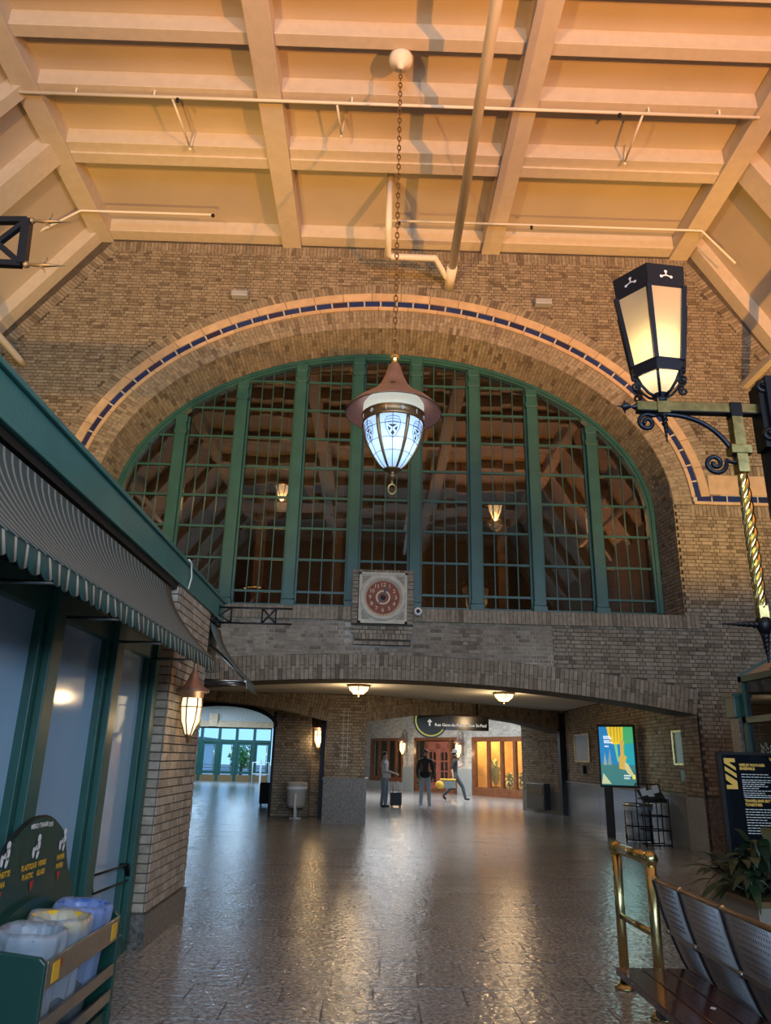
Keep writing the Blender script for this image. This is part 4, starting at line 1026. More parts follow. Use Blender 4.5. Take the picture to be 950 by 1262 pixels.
# ================================================================== RIGHT SIDE: bench, seats, rail, planter, board, kiosk
bn = thing('wooden_bench', 'dark polished mahogany slat bench at the lower right', 'bench', (1.66, 3.4, 0))
YE = 4.62
for i in range(3):
    xa = 1.385+i*0.138; m_ = MB(); m_.box(xa, xa+0.131, 1.6, YE, 0.40, 0.435); m_.build('slat', 'mahogany', bn, bevel=0.005)
for y in (2.0, 4.1):
    m_ = MB(); m_.box(1.42, 1.78, y-0.03, y+0.03, 0.34, 0.40); m_.box(1.62, 1.68, y-0.03, y+0.03, 0.03, 0.34); m_.box(1.42, 1.78, y-0.04, y+0.04, 0.0, 0.03); m_.build('leg', 'dark_metal', bn)
m_ = MB(); m_.add([(1.60, 3.92, 0.4365), (1.62, 3.95, 0.4365), (1.635, 3.93, 0.4365), (1.615, 3.90, 0.4365)], [(0,1,2,3)]); tag(m_.build('paper_scrap', 'white'), 'tiny white paper scrap on the mahogany bench', 'paper')
# row of metal seats, seen from behind
YS = [4.71, 4.343, 3.841, 3.34, 2.84, 2.34]
def shell_prof():
    return [(1.677, 0.862), (1.685, 0.83), (1.70, 0.76), (1.722, 0.68), (1.742, 0.62), (1.752, 0.595), (1.778, 0.53), (1.81, 0.455), (1.85, 0.39)]
SP_ = shell_prof()
bs = thing('seat_row', 'row of grey perforated metal seats seen from behind beside the wooden bench', 'seats', (1.95, 3.6, 0))
dot_mesh = None
for i, (y1, y0) in enumerate(zip(YS, YS[1:])):
    m_ = MB(); a, b = y0+0.018, y1-0.018
    V = []
    for (x, z) in SP_: V += [(x, a, z), (x, b, z)]
    m_.add(V, [(2*k, 2*k+1, 2*k+3, 2*k+2) for k in range(len(SP_)-1)], True)
    o = m_.build('seat_shell', 'grey_metal', bs); sd = o.modifiers.new('sheet', 'SOLIDIFY'); sd.thickness = 0.012; sd.offset = 1
    d_ = MB()
    for (k0, k1, zz) in ((0, 4, 0), (5, 8, 0)):
        for r in range(9):
            t = k0+0.45+(k1-k0-0.9)*r/8; k = int(t); f = t-k; (xa, za), (xb, zb) = SP_[k], SP_[min(k+1, len(SP_)-1)]
            x, z = xa+(xb-xa)*f, za+(zb-za)*f; tn = Vector((xb-xa, 0, zb-za)).normalized(); nn = Vector((tn.z, 0, -tn.x))
            if nn.x > 0: nn = -nn
            for q in range(16):
                y = a+0.07+(b-a-0.14)*q/15; p = Vector((x, y, z))+nn*0.0135
                d_.add([p-Y3*0.0025-tn*0.006, p+Y3*0.0025-tn*0.006, p+Y3*0.0025+tn*0.006, p-Y3*0.0025+tn*0.006], [(0,1,2,3)])
    stuff(d_.build('perforation', 'perforation', o))
    m_ = MB(); m_.bar((SP_[5][0]-0.02, a, SP_[5][1]), (SP_[5][0]-0.02, b, SP_[5][1]), 0.014, 0.014); m_.build('seam', 'steel', o)
for y in YS:
    m_ = MB(); m_.tube([(x-0.008, y, z) for x, z in SP_], 0.013, 6); m_.build('divider', 'black', bs)
    m_ = MB(); m_.sphere((SP_[0][0], y, SP_[0][1]), 0.018, 8); m_.build('cap', 'chrome', bs)
    m_ = MB(); m_.sphere((SP_[5][0]-0.02, y, SP_[5][1]), 0.018, 8); m_.build('joint', 'steel', bs)
m_ = MB(); m_.tube([(SP_[0][0], YS[-1], SP_[0][1]), (SP_[0][0], YS[0], SP_[0][1])], 0.014, 8); m_.build('top_rail', 'bronze', bs)
m_ = MB(); m_.box(1.88, 1.96, 2.34, 4.7, 0.26, 0.37)
for y in (2.5, 4.5): m_.box(1.90, 1.95, y-0.04, y+0.04, 0.03, 0.27); m_.box(1.9, 2.35, y-0.04, y+0.04, 0.0, 0.03)
m_.build('support_beam', 'dark_metal', bs)
# brass guard rail
br = thing('brass_rail', 'polished brass guard rail with two posts behind the bench end', 'rail', (1.85, 5.6, 0))
pa_, pb2 = Vector((1.84, 5.93, 0)), Vector((1.865, 5.30, 0))
for p in (pa_, pb2):
    m_ = MB(); m_.tube([p+Z3*0.0, p+Z3*0.90], 0.034, 14); po = m_.build('post', 'brass', br)
    m_ = MB(); m_.lathe([(0.0, 0.0), (0.075, 0.0), (0.075, 0.012), (0.05, 0.03), (0.036, 0.035)], p, 16); m_.build('foot', 'brass', po)
    m_ = MB(); m_.sphere(p+Z3*0.905, 0.05, 14); m_.build('ball', 'brass', po)
for z, r in ((0.905, 0.036), (0.46, 0.022)):
    m_ = MB(); m_.tube([pa_+Z3*z, pb2+Z3*z], r, 14); m_.build('bar', 'brass', br)
MB().box(1.845, 1.855, 5.34, 5.89, 0.48, 0.87).build('pane', 'clear_glass', br)

# planter with a leafy plant
q = at_z(930, 1112, 0.5); PC = Vector((q.x+0.46, q.y+0.44, 0))
pt_ = thing('planter', 'beige box planter with a dark green leafy plant before the information board', 'planter', PC)
m_ = MB(); m_.prism([PC+Vector(v) for v in ((-0.42, -0.4, 0.0), (0.36, -0.4, 0.0), (0.36, 0.4, 0.0), (-0.42, 0.4, 0.0))], (0, 0, 0.46)); m_.build('box', mat('planter_beige', (0.22, 0.19, 0.15), 0.6), pt_)
m_ = MB(); m_.box(PC.x-0.45, PC.x+0.39, PC.y-0.43, PC.y+0.43, 0.46, 0.50); m_.build('rim', 'bronze', pt_)
mat('dark_leaf', (0.012, 0.03, 0.014), 0.42, rnd=[(0.5, (0.02, 0.045, 0.018)), (1.0, (0.01, 0.022, 0.012))])
for k in range(150):
    a = rnd.uniform(0, 2*PI); el = rnd.uniform(0.3, 1.2); m_ = MB()
    d = Vector((math.cos(a)*math.cos(el), math.sin(a)*math.cos(el), math.sin(el))); b0 = PC+Vector((rnd.uniform(-.38, .2), rnd.uniform(-.28, .2), 0.48)); b1 = b0+d*rnd.uniform(0.12, 0.42)
    blade(m_, b1, d+Vector((0, 0, 0.1)), rnd.uniform(0.26, 0.42), rnd.uniform(0.035, 0.06), rnd.uniform(0.16, 0.36), 7); lf_ = m_.build('leaf', 'dark_leaf', pt_)
    m_ = MB(); m_.tube([b0, b1], 0.005, 5); m_.build('stem', 'dark_leaf', lf_)
# information board
bd = thing('information_board', 'black information board with yellow logo and white lines of text behind the planter', 'board', (4.0, 8.0, 0))
BX0, BX1, BY, BZ0, BZ1 = 3.63, 4.38, 8.0, 0.12, 1.61
MB().box(BX0, BX1, BY-0.02, BY+0.03, BZ0, BZ1).build('panel', 'black_gloss', bd)
m_ = MB(); m_.box(BX0-0.03, BX0+0.005, BY-0.03, BY+0.04, 0.0, BZ1+0.02); m_.box(BX1-0.005, BX1+0.03, BY-0.03, BY+0.04, 0.0, BZ1+0.02); m_.box(BX0, BX1, BY-0.03, BY+0.04, BZ1, BZ1+0.025); m_.build('frame', 'black', bd)
m_ = MB(); m_.box(BX0-0.03, BX0+0.04, BY-0.25, BY+0.25, 0.0, 0.03); m_.box(BX1-0.04, BX1+0.03, BY-0.25, BY+0.25, 0.0, 0.03); m_.build('foot', 'black', bd)
yb_ = BY-0.0215
def lgp(pts): return [(BX0+0.03+0.115*s, yb_, 1.275+0.30*t) for s, t in pts]
for pts_ in ([(0, 1), (1, 1), (1, 0.87), (0.42, 0.87), (1, 0.70), (1, 0.60), (0, 0.84)], [(0, 0.74), (1, 0.50), (1, 0.36), (0, 0.60)], [(0, 0.50), (1, 0.26), (1, 0.0), (0, 0.0), (0, 0.13), (0.58, 0.13), (0, 0.30)]):
    lg = MB(); n_ = len(pts_); P_ = lgp(pts_)
    if n_ == 4: lg.add(P_, [(0,1,2,3)])
    elif pts_[0][1] == 1: lg.add(P_, [(0,3,2,1), (0,6,3), (6,5,4,3)])
    else: lg.add(P_, [(0,6,1), (6,5,1), (1,5,2), (5,4,3,2)])
    lg.build('logo_bar', 'yellow_logo', bd)
def btext(t, s, x, z, m): text_mb(t, s, (x, yb_, z), X3, Z3, 'LEFT', bold=0.002).build('lettering', m, bd)
btext('MIEUX VOYAGER', 0.034, 3.815, 1.51, 'yellow_logo'); btext('ENSEMBLE', 0.034, 3.815, 1.475, 'yellow_logo'); btext('VIA', 0.04, 4.135, 1.57, 'yellow_logo')
btext('TRAVELLING BETTER', 0.034, 3.83, 1.165, 'yellow_logo'); btext('TOGETHER', 0.034, 3.83, 1.128, 'yellow_logo')
tl_ = MB()
for z, ln in [(1.42, .28), (1.395, .34), (1.365, .36), (1.345, .33), (1.325, .22), (1.305, .25), (1.285, .16), (1.262, .38), (1.24, .22), (1.22, .3), (1.085, .4), (1.06, .36), (1.035, .25), (1.01, .3), (.985, .2), (.96, .34), (.935, .26), (.91, .36), (.885, .3), (.86, .36)]:
    x = 3.825
    while x < 3.825+ln:
        w = rnd.uniform(0.02, 0.05); tl_.quad((x, yb_, z-0.0035), (x+w, yb_, z-0.0035), (x+w, yb_, z+0.0035), (x, yb_, z+0.0035)); x += w+0.008
tl_.build('text_line', 'cream_text', bd)
MB().box(3.83, 4.33, yb_-0.001, yb_, 1.197, 1.205).build('rule', 'white', bd)

# glazed kiosk at the right edge
ks = thing('glazed_kiosk', 'dark glazed kiosk with green frame and sloping glass roof at the right edge', 'kiosk', (4.9, 7.3, 0))
KX, KY0, KY1, KZ = 4.43, 5.6, 9.0, 2.52
for y in (KY0, 7.3, KY1):
    m_ = MB(); m_.box(KX, KX+0.08, y-0.04, y+0.04, 0, KZ); m_.build('corner_post', 'green_paint', ks)
for z in (0.04, 2.02, KZ-0.03):
    m_ = MB(); m_.box(KX, KX+0.08, KY0, KY1, z-0.035, z+0.035); m_.box(KX, KX+1.4, KY1-0.04, KY1+0.04, z-0.035, z+0.035); m_.build('rail', 'green_paint', ks)
for ya, yb2 in ((KY0, 7.3), (7.3, KY1)):
    for za, zb in ((0.08, 1.98), (2.06, KZ-0.06)):
        MB().box(KX+0.035, KX+0.045, ya+0.04, yb2-0.04, za, zb).build('pane', 'tinted_glass', ks)
for za, zb in ((0.08, 1.98), (2.06, KZ-0.06)): MB().box(KX+0.08, KX+1.4, KY1-0.005, KY1+0.005, za, zb).build('pane', 'tinted_glass', ks)
rp = [(KX, KY1, KZ), (KX, KY0, KZ), (KX+1.0, KY0, KZ+0.62), (KX+1.0, KY1-0.6, KZ+0.62)]
m_ = MB(); m_.add([Vector(v) for v in rp], [(0,1,2,3)]); o = m_.build('roof_glass', mat('milky_glass', (0.30, 0.28, 0.25), 0.3), ks); sd = o.modifiers.new('sheet', 'SOLIDIFY'); sd.thickness = 0.015
m_ = MB(); m_.add([Vector(v) for v in ((KX, KY1, KZ), (KX+1.0, KY1-0.6, KZ+0.62), (KX+2.0, KY1, KZ))], [(0,1,2)]); m_.build('roof_glass', 'milky_glass', ks)
for t in (0.0, 0.22, 0.5, 0.8):
    y = KY1-(KY1-KY0)*t; m_ = MB(); m_.bar((KX, y, KZ+0.01), (KX+1.0, min(y, KY1-0.6), KZ+0.63), 0.03, 0.03); m_.build('roof_bar', 'green_paint', ks)
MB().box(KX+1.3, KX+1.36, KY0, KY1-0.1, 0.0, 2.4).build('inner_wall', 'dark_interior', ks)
m_ = MB()
for _ in range(420):
    y, z = rnd.uniform(8.0, 8.75), 1.0+0.75*rnd.random()**1.6; s = rnd.uniform(0.012, 0.03); m_.add([(KX+0.033, y-s, z), (KX+0.033, y, z-s), (KX+0.033, y+s, z), (KX+0.033, y, z+s)], [(0,1,2,3)])
stuff(m_.build('frosted_pattern', mat('frost', (0.42, 0.55, 0.62), 0.7), ks))
gx = thing('green_cabinet', 'green metal box on a dark stone pier beside the glazed kiosk', 'box', (4.33, 9.25, 0))
MB().box(4.36, 4.6, 9.06, 9.3, 2.05, 2.30).build('box', 'green_paint', gx, bevel=0.01); MB().box(4.345, 4.61, 9.045, 9.31, 2.29, 2.325).build('lid', 'green_paint', gx); MB().box(4.40, 4.62, 9.08, 9.3, 0.0, 2.05).build('pier', 'granite', gx)
m_ = MB(); m_.box(4.50, 4.52, 9.065, 9.08, 1.58, 1.68); m_.build('latch', 'chrome', gx)
# ================================================================== LANTERN ON BRASS BRACKET (right)
LY = 7.0
def spiral(c, r0, r1, turns, a0, U, V, n=26):
    c = Vector(c); return [c+(U*math.cos(a0+2*PI*turns*i/n)+V*math.sin(a0+2*PI*turns*i/n))*(r0+(r1-r0)*i/n) for i in range(n+1)]
lc = at_y(815, 500, LY)                      # foot of the lantern on the arm
lt = thing('bracket_lantern', 'large six-sided black lantern with cream panes on a brass wall bracket', 'lantern', (lc.x, LY, lc.z-0.3))
LX = lc.x; zA = lc.z
zb0, zb1, zt0, zt1 = zA+0.31, zA+0.44, zA+1.24, zA+1.50
rb0, rb1, rt0, rt1 = 0.275, 0.29, 0.405, 0.425
hexa = [math.atan2(-LY, -LX)+2*PI*k/6 for k in range(6)]   # a corner faces the viewer
def hp(r, a, z): return Vector((LX+r*math.cos(a), LY+r*math.sin(a), z))
for k in range(6):
    a, b = hexa[k], hexa[(k+1) % 6]
    m_ = MB(); m_.bar(hp(rb1, a, zb1-0.02), hp(rt0, a, zt0+0.02), 0.045, 0.045); m_.build('corner_bar', 'navy_iron', lt)
    m_ = MB(); m_.prism([hp(rb1-0.012, a, zb1), hp(rb1-0.012, b, zb1), hp(rt0-0.012, b, zt0), hp(rt0-0.012, a, zt0)], (0, 0, 0.001)); m_.build('pane', 'lantern_pane', lt)
    m_ = MB(); m_.prism([hp(rt0, a, zt0), hp(rt0, b, zt0), hp(rt1, b, zt1), hp(rt1, a, zt1)], -(hp(1, (a+b)/2 if k < 5 else a+PI/6, 0)-Vector((LX, LY, 0)))*0.02); m_.build('top_band', 'navy_iron', lt)
    m_ = MB(); m_.prism([hp(rb0, a, zb0), hp(rb0, b, zb0), hp(rb1, b, zb1), hp(rb1, a, zb1)], -(hp(1, a+PI/6, 0)-Vector((LX, LY, 0)))*0.02); m_.build('bottom_band', 'navy_iron', lt)
    # white trefoil painted on the band as light showing through a piercing
    am = a+PI/6; nrm = Vector((math.cos(am), math.sin(am), 0)); tg = Vector((-math.sin(am), math.cos(am), 0)); c = Vector((LX, LY, 0))+nrm*((rt0+rt1)/2*math.cos(PI/6)+0.006)+Z3*((zt0+zt1)/2); m_ = MB()
    for du, dv, r in ((0, 0.045, 0.018), (-0.055, -0.02, 0.018), (0.055, -0.02, 0.018), (0, 0, 0.012)):
        m_.add([c+tg*(du+r*math.cos(2*PI*q/8))+Z3*(dv+r*math.sin(2*PI*q/8)) for q in range(8)], [tuple(range(8))])
    for du, dv in ((0, 0.045), (-0.055, -0.02), (0.055, -0.02)):
        w_ = (tg*dv-Z3*du).normalized()*0.007; m_.add([c-w_, c+w_, c+tg*du+Z3*dv+w_, c+tg*du+Z3*dv-w_], [(0,1,2,3)])
    m_.build('trefoil', 'white', lt)
    if k in (0, 2, 4, 1, 5):
        d = Vector((math.cos(a), math.sin(a), 0)); m_ = MB()
        m_.tube([Vector((LX, LY, zA+0.1))+d*0.06, Vector((LX, LY, zA+0.14))+d*0.13, Vector((LX, LY, zA+0.22))+d*0.2, Vector((LX, LY, zb0))+d*0.245], 0.016, 6)
        m_.tube(spiral(Vector((LX, LY, zA+0.20))+d*0.27, 0.055, 0.012, 1.4, PI/2, d, Z3), 0.014, 6); m_.tube(spiral(Vector((LX, LY, zA+0.30))+d*0.28, 0.045, 0.012, -1.3, -PI/2, d, Z3), 0.012, 6); m_.build('scroll', 'navy_iron', lt)
m_ = MB(); m_.lathe([(0.0, zA+0.12), (0.08, zA+0.13), (0.18, zA+0.24), (0.24, zb0)], (LX, LY, 0), 12); m_.build('lower_bowl', 'lantern_pane', lt)
m_ = MB(); m_.lathe([(0.0, zA+0.03), (0.07, zA+0.03), (0.075, zA+0.07), (0.05, zA+0.09), (0.085, zA+0.12), (0.05, zA+0.16), (0.0, zA+0.17)], (LX, LY, 0), 12); m_.build('boss', 'navy_iron', lt)
m_ = MB(); m_.add([hp(rt1, a, zt1) for a in hexa]+[Vector((LX, LY, zt1+0.1))], [(k, (k+1) % 6, 6) for k in range(6)]); m_.build('roof', 'navy_iron', lt)
m_ = MB(); m_.sphere((LX, LY, zt1+0.12), 0.04, 8); m_.build('finial', 'navy_iron', lt)
glow('bulb', (1.0, 0.88, 0.62), 30)
bp_ = hp(0.13, hexa[0], zb1+0.16)
m_ = MB(); m_.tube([(LX, LY, zb0), bp_-Z3*0.05], 0.015, 6); m_.sphere(bp_-Z3*0.03, 0.02, 8); m_.build('bulb', 'bulb', lt)
lamp('POINT', 'bracket_lantern_light', bp_+Z3*0.02, 5.5, (1.0, 0.82, 0.55), size=0.03)
# the bracket itself
pt0 = at_y(905, 505, LY); pbm = at_y(940, 770, LY); BXp = (pt0.x+pbm.x)/2
bk = thing('lamp_bracket', 'brass and black iron wall bracket with twisted brass stem carrying the lantern', 'bracket', (4.1, LY, 2.7))
xl = at_y(805, 503, LY).x-0.18
m_ = MB(); m_.box(xl, 4.05, LY-0.04, LY+0.04, zA-0.07, zA+0.03); m_.build('arm', 'old_brass', bk)
m_ = MB(); m_.box(xl, 4.05, LY-0.045, LY+0.045, zA-0.085, zA-0.07); m_.build('arm_strip', 'black_iron', bk)
m_ = MB(); m_.box(LX-0.06, LX+0.07, LY-0.055, LY+0.055, zA-0.1, zA+0.06); m_.build('collar', 'old_brass', bk)
m_ = MB(); m_.lathe([(0.03, -0.02), (0.035, 0.02), (0.012, 0.05), (0.05, 0.12), (0.012, 0.16), (0.0, 0.24)], (xl, LY, zA-0.02), 8, M=Matrix.Rotation(-PI/2, 3, 'Y')); m_.build('spear_tip', 'navy_iron', bk)
m_ = MB(); m_.prism([(xl-0.12, LY, zA-0.1), (xl-0.10, LY, zA-0.02), (xl-0.12, LY, zA+0.06), (xl-0.15, LY, zA-0.02)], (0, 0.02, 0)); m_.build('barb', 'navy_iron', bk)
zp0, zp1 = pbm.z, pt0.z
m_ = MB(); m_.box(BXp-0.055, BXp+0.055, LY-0.055, LY+0.055, zp1-0.72, zp1-0.08); m_.build('stem', 'old_brass', bk)
m_ = MB(); m_.box(BXp-0.06, BXp+0.06, LY-0.06, LY+0.06, zp1-0.1, zp1+0.06); m_.build('stem_cap', 'black_iron', bk)
m_ = MB(); m_.box(BXp-0.11, BXp+0.11, LY-0.07, LY+0.07, zp1-0.52, zp1-0.42); m_.build('collar', 'old_brass', bk, bevel=0.01)
# twisted length
tw = MB(); zz0, zz1 = zp0+0.16, zp1-0.72; n = 60
for st in range(4):
    P = []
    for i in range(n+1):
        t = i/n; a = 2*PI*2.6*t+st*PI/2; r = 0.038*math.sin(PI*min(1, max(0, 0.06+0.9*t)))**0.3; P.append((BXp+r*math.cos(a), LY+r*math.sin(a), zz0+(zz1-zz0)*t))
    tw.tube(P, 0.028, 6)
tw.build('twisted_stem', 'bright_brass', bk)
m_ = MB(); m_.box(BXp-0.045, BXp+0.045, LY-0.045, LY+0.045, zp0+0.05, zp0+0.18); m_.build('stem_foot', 'old_brass', bk)
m_ = MB(); m_.lathe([(0.0, -0.09), (0.05, -0.085), (0.075, -0.03), (0.075, 0.05), (0.05, 0.07), (0.0, 0.07)], (BXp, LY, zp0), 6); m_.box(BXp, 4.05, LY-0.03, LY+0.03, zp0-0.03, zp0+0.03); m_.build('knot', 'black_iron', bk)
def drill(mb, p, d, ln, r):
    d = Vector(d).normalized(); u = d.orthogonal().normalized(); v = d.cross(u)
    for st in range(2):
        mb.tube([Vector(p)+d*(ln*i/24)+(u*math.cos(0.9*i+st*PI)+v*math.sin(0.9*i+st*PI))*(r*0.5*(1-i/26)) for i in range(25)], [r*(1-0.8*i/24) for i in range(25)], 5)
m_ = MB(); drill(m_, (BXp-0.06, LY, zp0), (-1, 0, 0), 0.34, 0.028); m_.build('twisted_spike', 'black_iron', bk)
m_ = MB(); drill(m_, (BXp, LY, zp0-0.08), (0, 0, -1), 0.28, 0.032); m_.build('twisted_spike', 'black_iron', bk)
m_ = MB(); drill(m_, (LX+0.02, LY, zA-0.1), (0, 0, -1), 0.32, 0.028); m_.build('twisted_spike', 'black_iron', bk)
cv = []
for i in range(15):
    t = i/14; a = Vector((LX-0.02, LY, zA-0.1)); b = Vector((LX+0.5, LY, zA-0.08)); c = Vector((BXp-0.06, LY, zp1-0.5)); cv.append(a*(1-t)**2+b*(2*t*(1-t))+c*t*t)
m_ = MB(); m_.tube(cv, 0.026, 8); m_.tube([Vector((LX-0.02, LY, zA-0.1))]+spiral((LX-0.17, LY, zA-0.2), 0.10, 0.02, 1.5, 0.9, X3, Z3), 0.024, 8); m_.build('curved_brace', 'navy_iron', bk)
m_ = MB(); m_.tube([Vector((BXp-0.06, LY, zp1-0.47)), Vector((BXp-0.03, LY, zp1-0.62))]+spiral((BXp-0.27, LY, zp1-0.62), 0.12, 0.02, 1.6, -0.3, X3, -Z3), 0.024, 8); m_.build('lower_scroll', 'navy_iron', bk)
ip = thing('iron_post', 'dark blue iron post with cast scrollwork at the right edge holding the bracket', 'post', (4.2, LY, 0))
MB().box(4.05, 4.35, LY-0.15, LY+0.15, 0, 5.42).build('shaft', 'navy_iron', ip, bevel=0.01); m_ = MB(); m_.box(4.13, 4.15, LY-0.165, LY-0.15, 4.95, 5.4); m_.build('edge_strip', 'steel', ip)
for z in (5.3, 4.75):
    m_ = MB(); m_.tube(spiral((4.04, LY-0.1, z), 0.07, 0.02, 1.3, 0.5, X3, Z3), 0.03, 6); m_.build('scrollwork', 'black_iron', ip)
m_ = MB(); m_.box(3.99, 4.06, LY-0.1, LY+0.1, 4.62, 5.34); m_.build('mount', 'black_iron', ip)
# left bracket end, high on the left
LB = 6.0
lbk = thing('iron_truss_arm', 'dark iron braced arm with pale spear finials at the upper left edge', 'bracket', (-4.2, LB, 5.85))
a, b, c, d = at_y(34, 272, LB), at_y(27, 326, LB), at_y(-60, 322, LB), at_y(-60, 272, LB)
m_ = MB(); m_.bar(d, a, 0.06, 0.06); m_.build('top_bar', 'navy_iron', lbk); m_ = MB(); m_.bar(c, b, 0.06, 0.06); m_.build('bottom_bar', 'navy_iron', lbk)
m_ = MB(); m_.bar(a, b, 0.08, 0.08); m_.build('end_bar', 'navy_iron', lbk)
mid = at_y(-3, 300, LB); m_ = MB(); m_.bar(a, mid, 0.05, 0.05); m_.bar(mid, b, 0.05, 0.05); e = at_y(-40, 272, LB); g = at_y(-40, 325, LB); m_.bar(mid, e, 0.05); m_.bar(mid, g, 0.05); m_.build('cross_brace', 'navy_iron', lbk)
MB().box(-8.6, c.x+0.05, LB-0.04, LB+0.04, min(c.z, b.z)-0.05, d.z+0.05).build('wall_bar', 'navy_iron', lbk)
for q in (a, b):
    m_ = MB(); m_.sphere(q+X3*0.04, 0.035, 8); m_.tube([q+X3*0.05, q+X3*0.2, q+X3*0.42], [0.012, 0.022, 0.002], 6)
    for s in (-1, 1): m_.tube([q+X3*0.08, q+X3*0.17+Z3*(0.01*s), q+X3*0.22+Z3*(0.05*s), q+X3*0.23+Z3*(0.09*s)], [0.012, 0.012, 0.008, 0.003], 6)
    m_.build('spear_finial', mat('dull_gold', (0.30, 0.22, 0.13), 0.5, 0.6), lbk)

# ================================================================== PENDANT
PX, PY = 0.19, 8.8
pd = thing('pendant_lantern', 'big acorn-shaped pendant of blue-white leaded glass under a copper brim cap', 'pendant lamp', (PX, PY, 4.66))
prof = [(0.10, 5.00), (0.165, 5.07), (0.24, 5.18), (0.305, 5.31), (0.35, 5.44), (0.378, 5.56), (0.385, 5.63)]
film_mat('opal_band', (1, 1, 1), (0.78, 0.80, 0.70), 1.0, 0.3, 0.6); mat('shield_blue', (0.03, 0.10, 0.42), 0.4); mat('shield_dark', (0.005, 0.012, 0.06), 0.4); mat('lead', (0.04, 0.05, 0.07), 0.5)
def rad_at(z):
    for (r0, z0), (r1, z1) in zip(prof, prof[1:]):
        if z0 <= z <= z1: return r0+(r1-r0)*(z-z0)/(z1-z0)
    return prof[-1][0] if z > prof[-1][1] else prof[0][0]
def gp(a, z, off=0.0): r = rad_at(z)+off; return Vector((PX+r*math.cos(a), PY+r*math.sin(a), z))
for k in range(6):
    ac = -PI/2-0.04+2*PI*k/6; h = PI/6
    m_ = MB(); m_.lathe(prof, (PX, PY, 0), 8, ac-h, ac+h); pn = m_.build('glass_panel', 'opal_glass', pd)
    m_ = MB(); m_.tube([gp(ac, z, 0.004) for _, z in prof], 0.0045, 5)
    for z in (5.18, 5.33, 5.50): m_.tube([gp(ac-h+2*h*i/8, z, 0.004) for i in range(9)], 0.0045, 5)
    m_.build('leading', 'lead', pn)
    # crest: outlined shield with a pale cross and dark quarters
    def sp_(u, v, off=0.008): z = 5.455+v*1.3; return gp(ac+u*1.3/rad_at(z), z, off)
    outl = [(-0.075, 0.05), (-0.06, 0.085), (0, 0.10), (0.06, 0.085), (0.075, 0.05), (0.066, -0.02), (0.035, -0.075), (0, -0.115), (-0.035, -0.075), (-0.066, -0.02)]
    m_ = MB(); m_.tube([sp_(u, v, 0.008) for u, v in outl], 0.0045, 5, closed=True); m_.tube([sp_(-0.073, 0.035), sp_(0, 0.045), sp_(0.073, 0.035)], 0.004, 5); m_.tube([sp_(-0.06, 0.06), sp_(0, 0.072), sp_(0.06, 0.06)], 0.004, 5); m_.build('shield_outline', 'shield_blue', pn)
    m_ = MB()
    for pl in ([(-0.045, 0.015), (0.045, 0.015), (0, -0.015)], [(-0.05, 0.0), (-0.015, -0.025), (-0.035, -0.05)], [(0.05, 0.0), (0.035, -0.05), (0.015, -0.025)], [(0, -0.04), (0.02, -0.065), (0, -0.09), (-0.02, -0.065)]):
        m_.add([sp_(u, v, 0.007) for u, v in pl], [tuple(range(len(pl)))])
    m_.build('shield_quarter', 'shield_dark', pn)
    ar = ac+h; m_ = MB(); m_.tube([gp(ar, z, 0.003) for _, z in prof], [0.014, 0.018, 0.022, 0.024, 0.026, 0.027, 0.028], 6); m_.build('rib', 'bronze', pd)
m_ = MB(); m_.lathe([(0.39, 5.62), (0.405, 5.63), (0.40, 5.66), (0.405, 5.74), (0.42, 5.75), (0.39, 5.76)], (PX, PY, 0), 36); m_.build('band', 'bronze', pd)
m_ = MB()
for k in range(12):
    a = -PI/2+0.27+2*PI*k/12; c = Vector((PX+0.408*math.cos(a), PY+0.408*math.sin(a), 5.695)); t = Vector((-math.sin(a), math.cos(a), 0)); nn = Vector((math.cos(a), math.sin(a), 0))
    if k % 2 == 0:
        m_.obox(c, t, Z3, nn, 0.028, 0.007, 0.004); m_.obox(c, t, Z3, nn, 0.007, 0.028, 0.004)
    else: m_.obox(c, t, Z3, nn, 0.005, 0.03, 0.004)
m_.build('pierced_cross', 'white', pd)
m_ = MB(); m_.lathe([(0.385, 5.76), (0.40, 5.80), (0.40, 5.90), (0.36, 5.96)], (PX, PY, 0), 36); m_.build('upper_glass', 'opal_band', pd)
m_ = MB(); m_.lathe([(0.36, 5.97), (0.62, 5.80), (0.635, 5.785), (0.63, 5.80), (0.52, 5.915), (0.40, 6.0), (0.28, 6.09), (0.19, 6.2), (0.125, 6.34), (0.085, 6.48), (0.065, 6.52), (0.0, 6.52)], (PX, PY, 0), 40); m_.build('cap', 'copper', pd)
m_ = MB(); m_.lathe([(0.36, 5.955), (0.62, 5.785)], (PX, PY, 0), 40); m_.build('brim_underside', 'copper_under', pd)
m_ = MB()
for k in range(4):
    a = -PI/2+2*PI*k/4-0.08; c = Vector((PX+0.315*math.cos(a), PY+0.315*math.sin(a), 6.085)); t = Vector((-math.sin(a), math.cos(a), 0)); v = Vector((-0.72*math.cos(a), -0.72*math.sin(a), 0.69))
    m_.add([c+t*(0.045*math.cos(q))+v*(0.05*math.sin(q)) for q in [PI*i/6 for i in range(7)]], [tuple(range(7))])
m_.build('vent', 'black', pd)
m_ = MB(); m_.lathe([(0.0, 6.50), (0.05, 6.50), (0.055, 6.53), (0.035, 6.55), (0.045, 6.57), (0.07, 6.63), (0.055, 6.66), (0.03, 6.60), (0.0, 6.60)], (PX, PY, 0), 12); m_.build('crown', 'bright_brass', pd)
m_ = MB(); m_.lathe([(0.0, 4.84), (0.022, 4.85), (0.03, 4.88), (0.05, 4.89), (0.052, 4.92), (0.03, 4.94), (0.06, 4.97), (0.115, 4.985), (0.12, 5.0), (0.10, 5.01)], (PX, PY, 0), 16); m_.build('finial', 'bronze', pd)
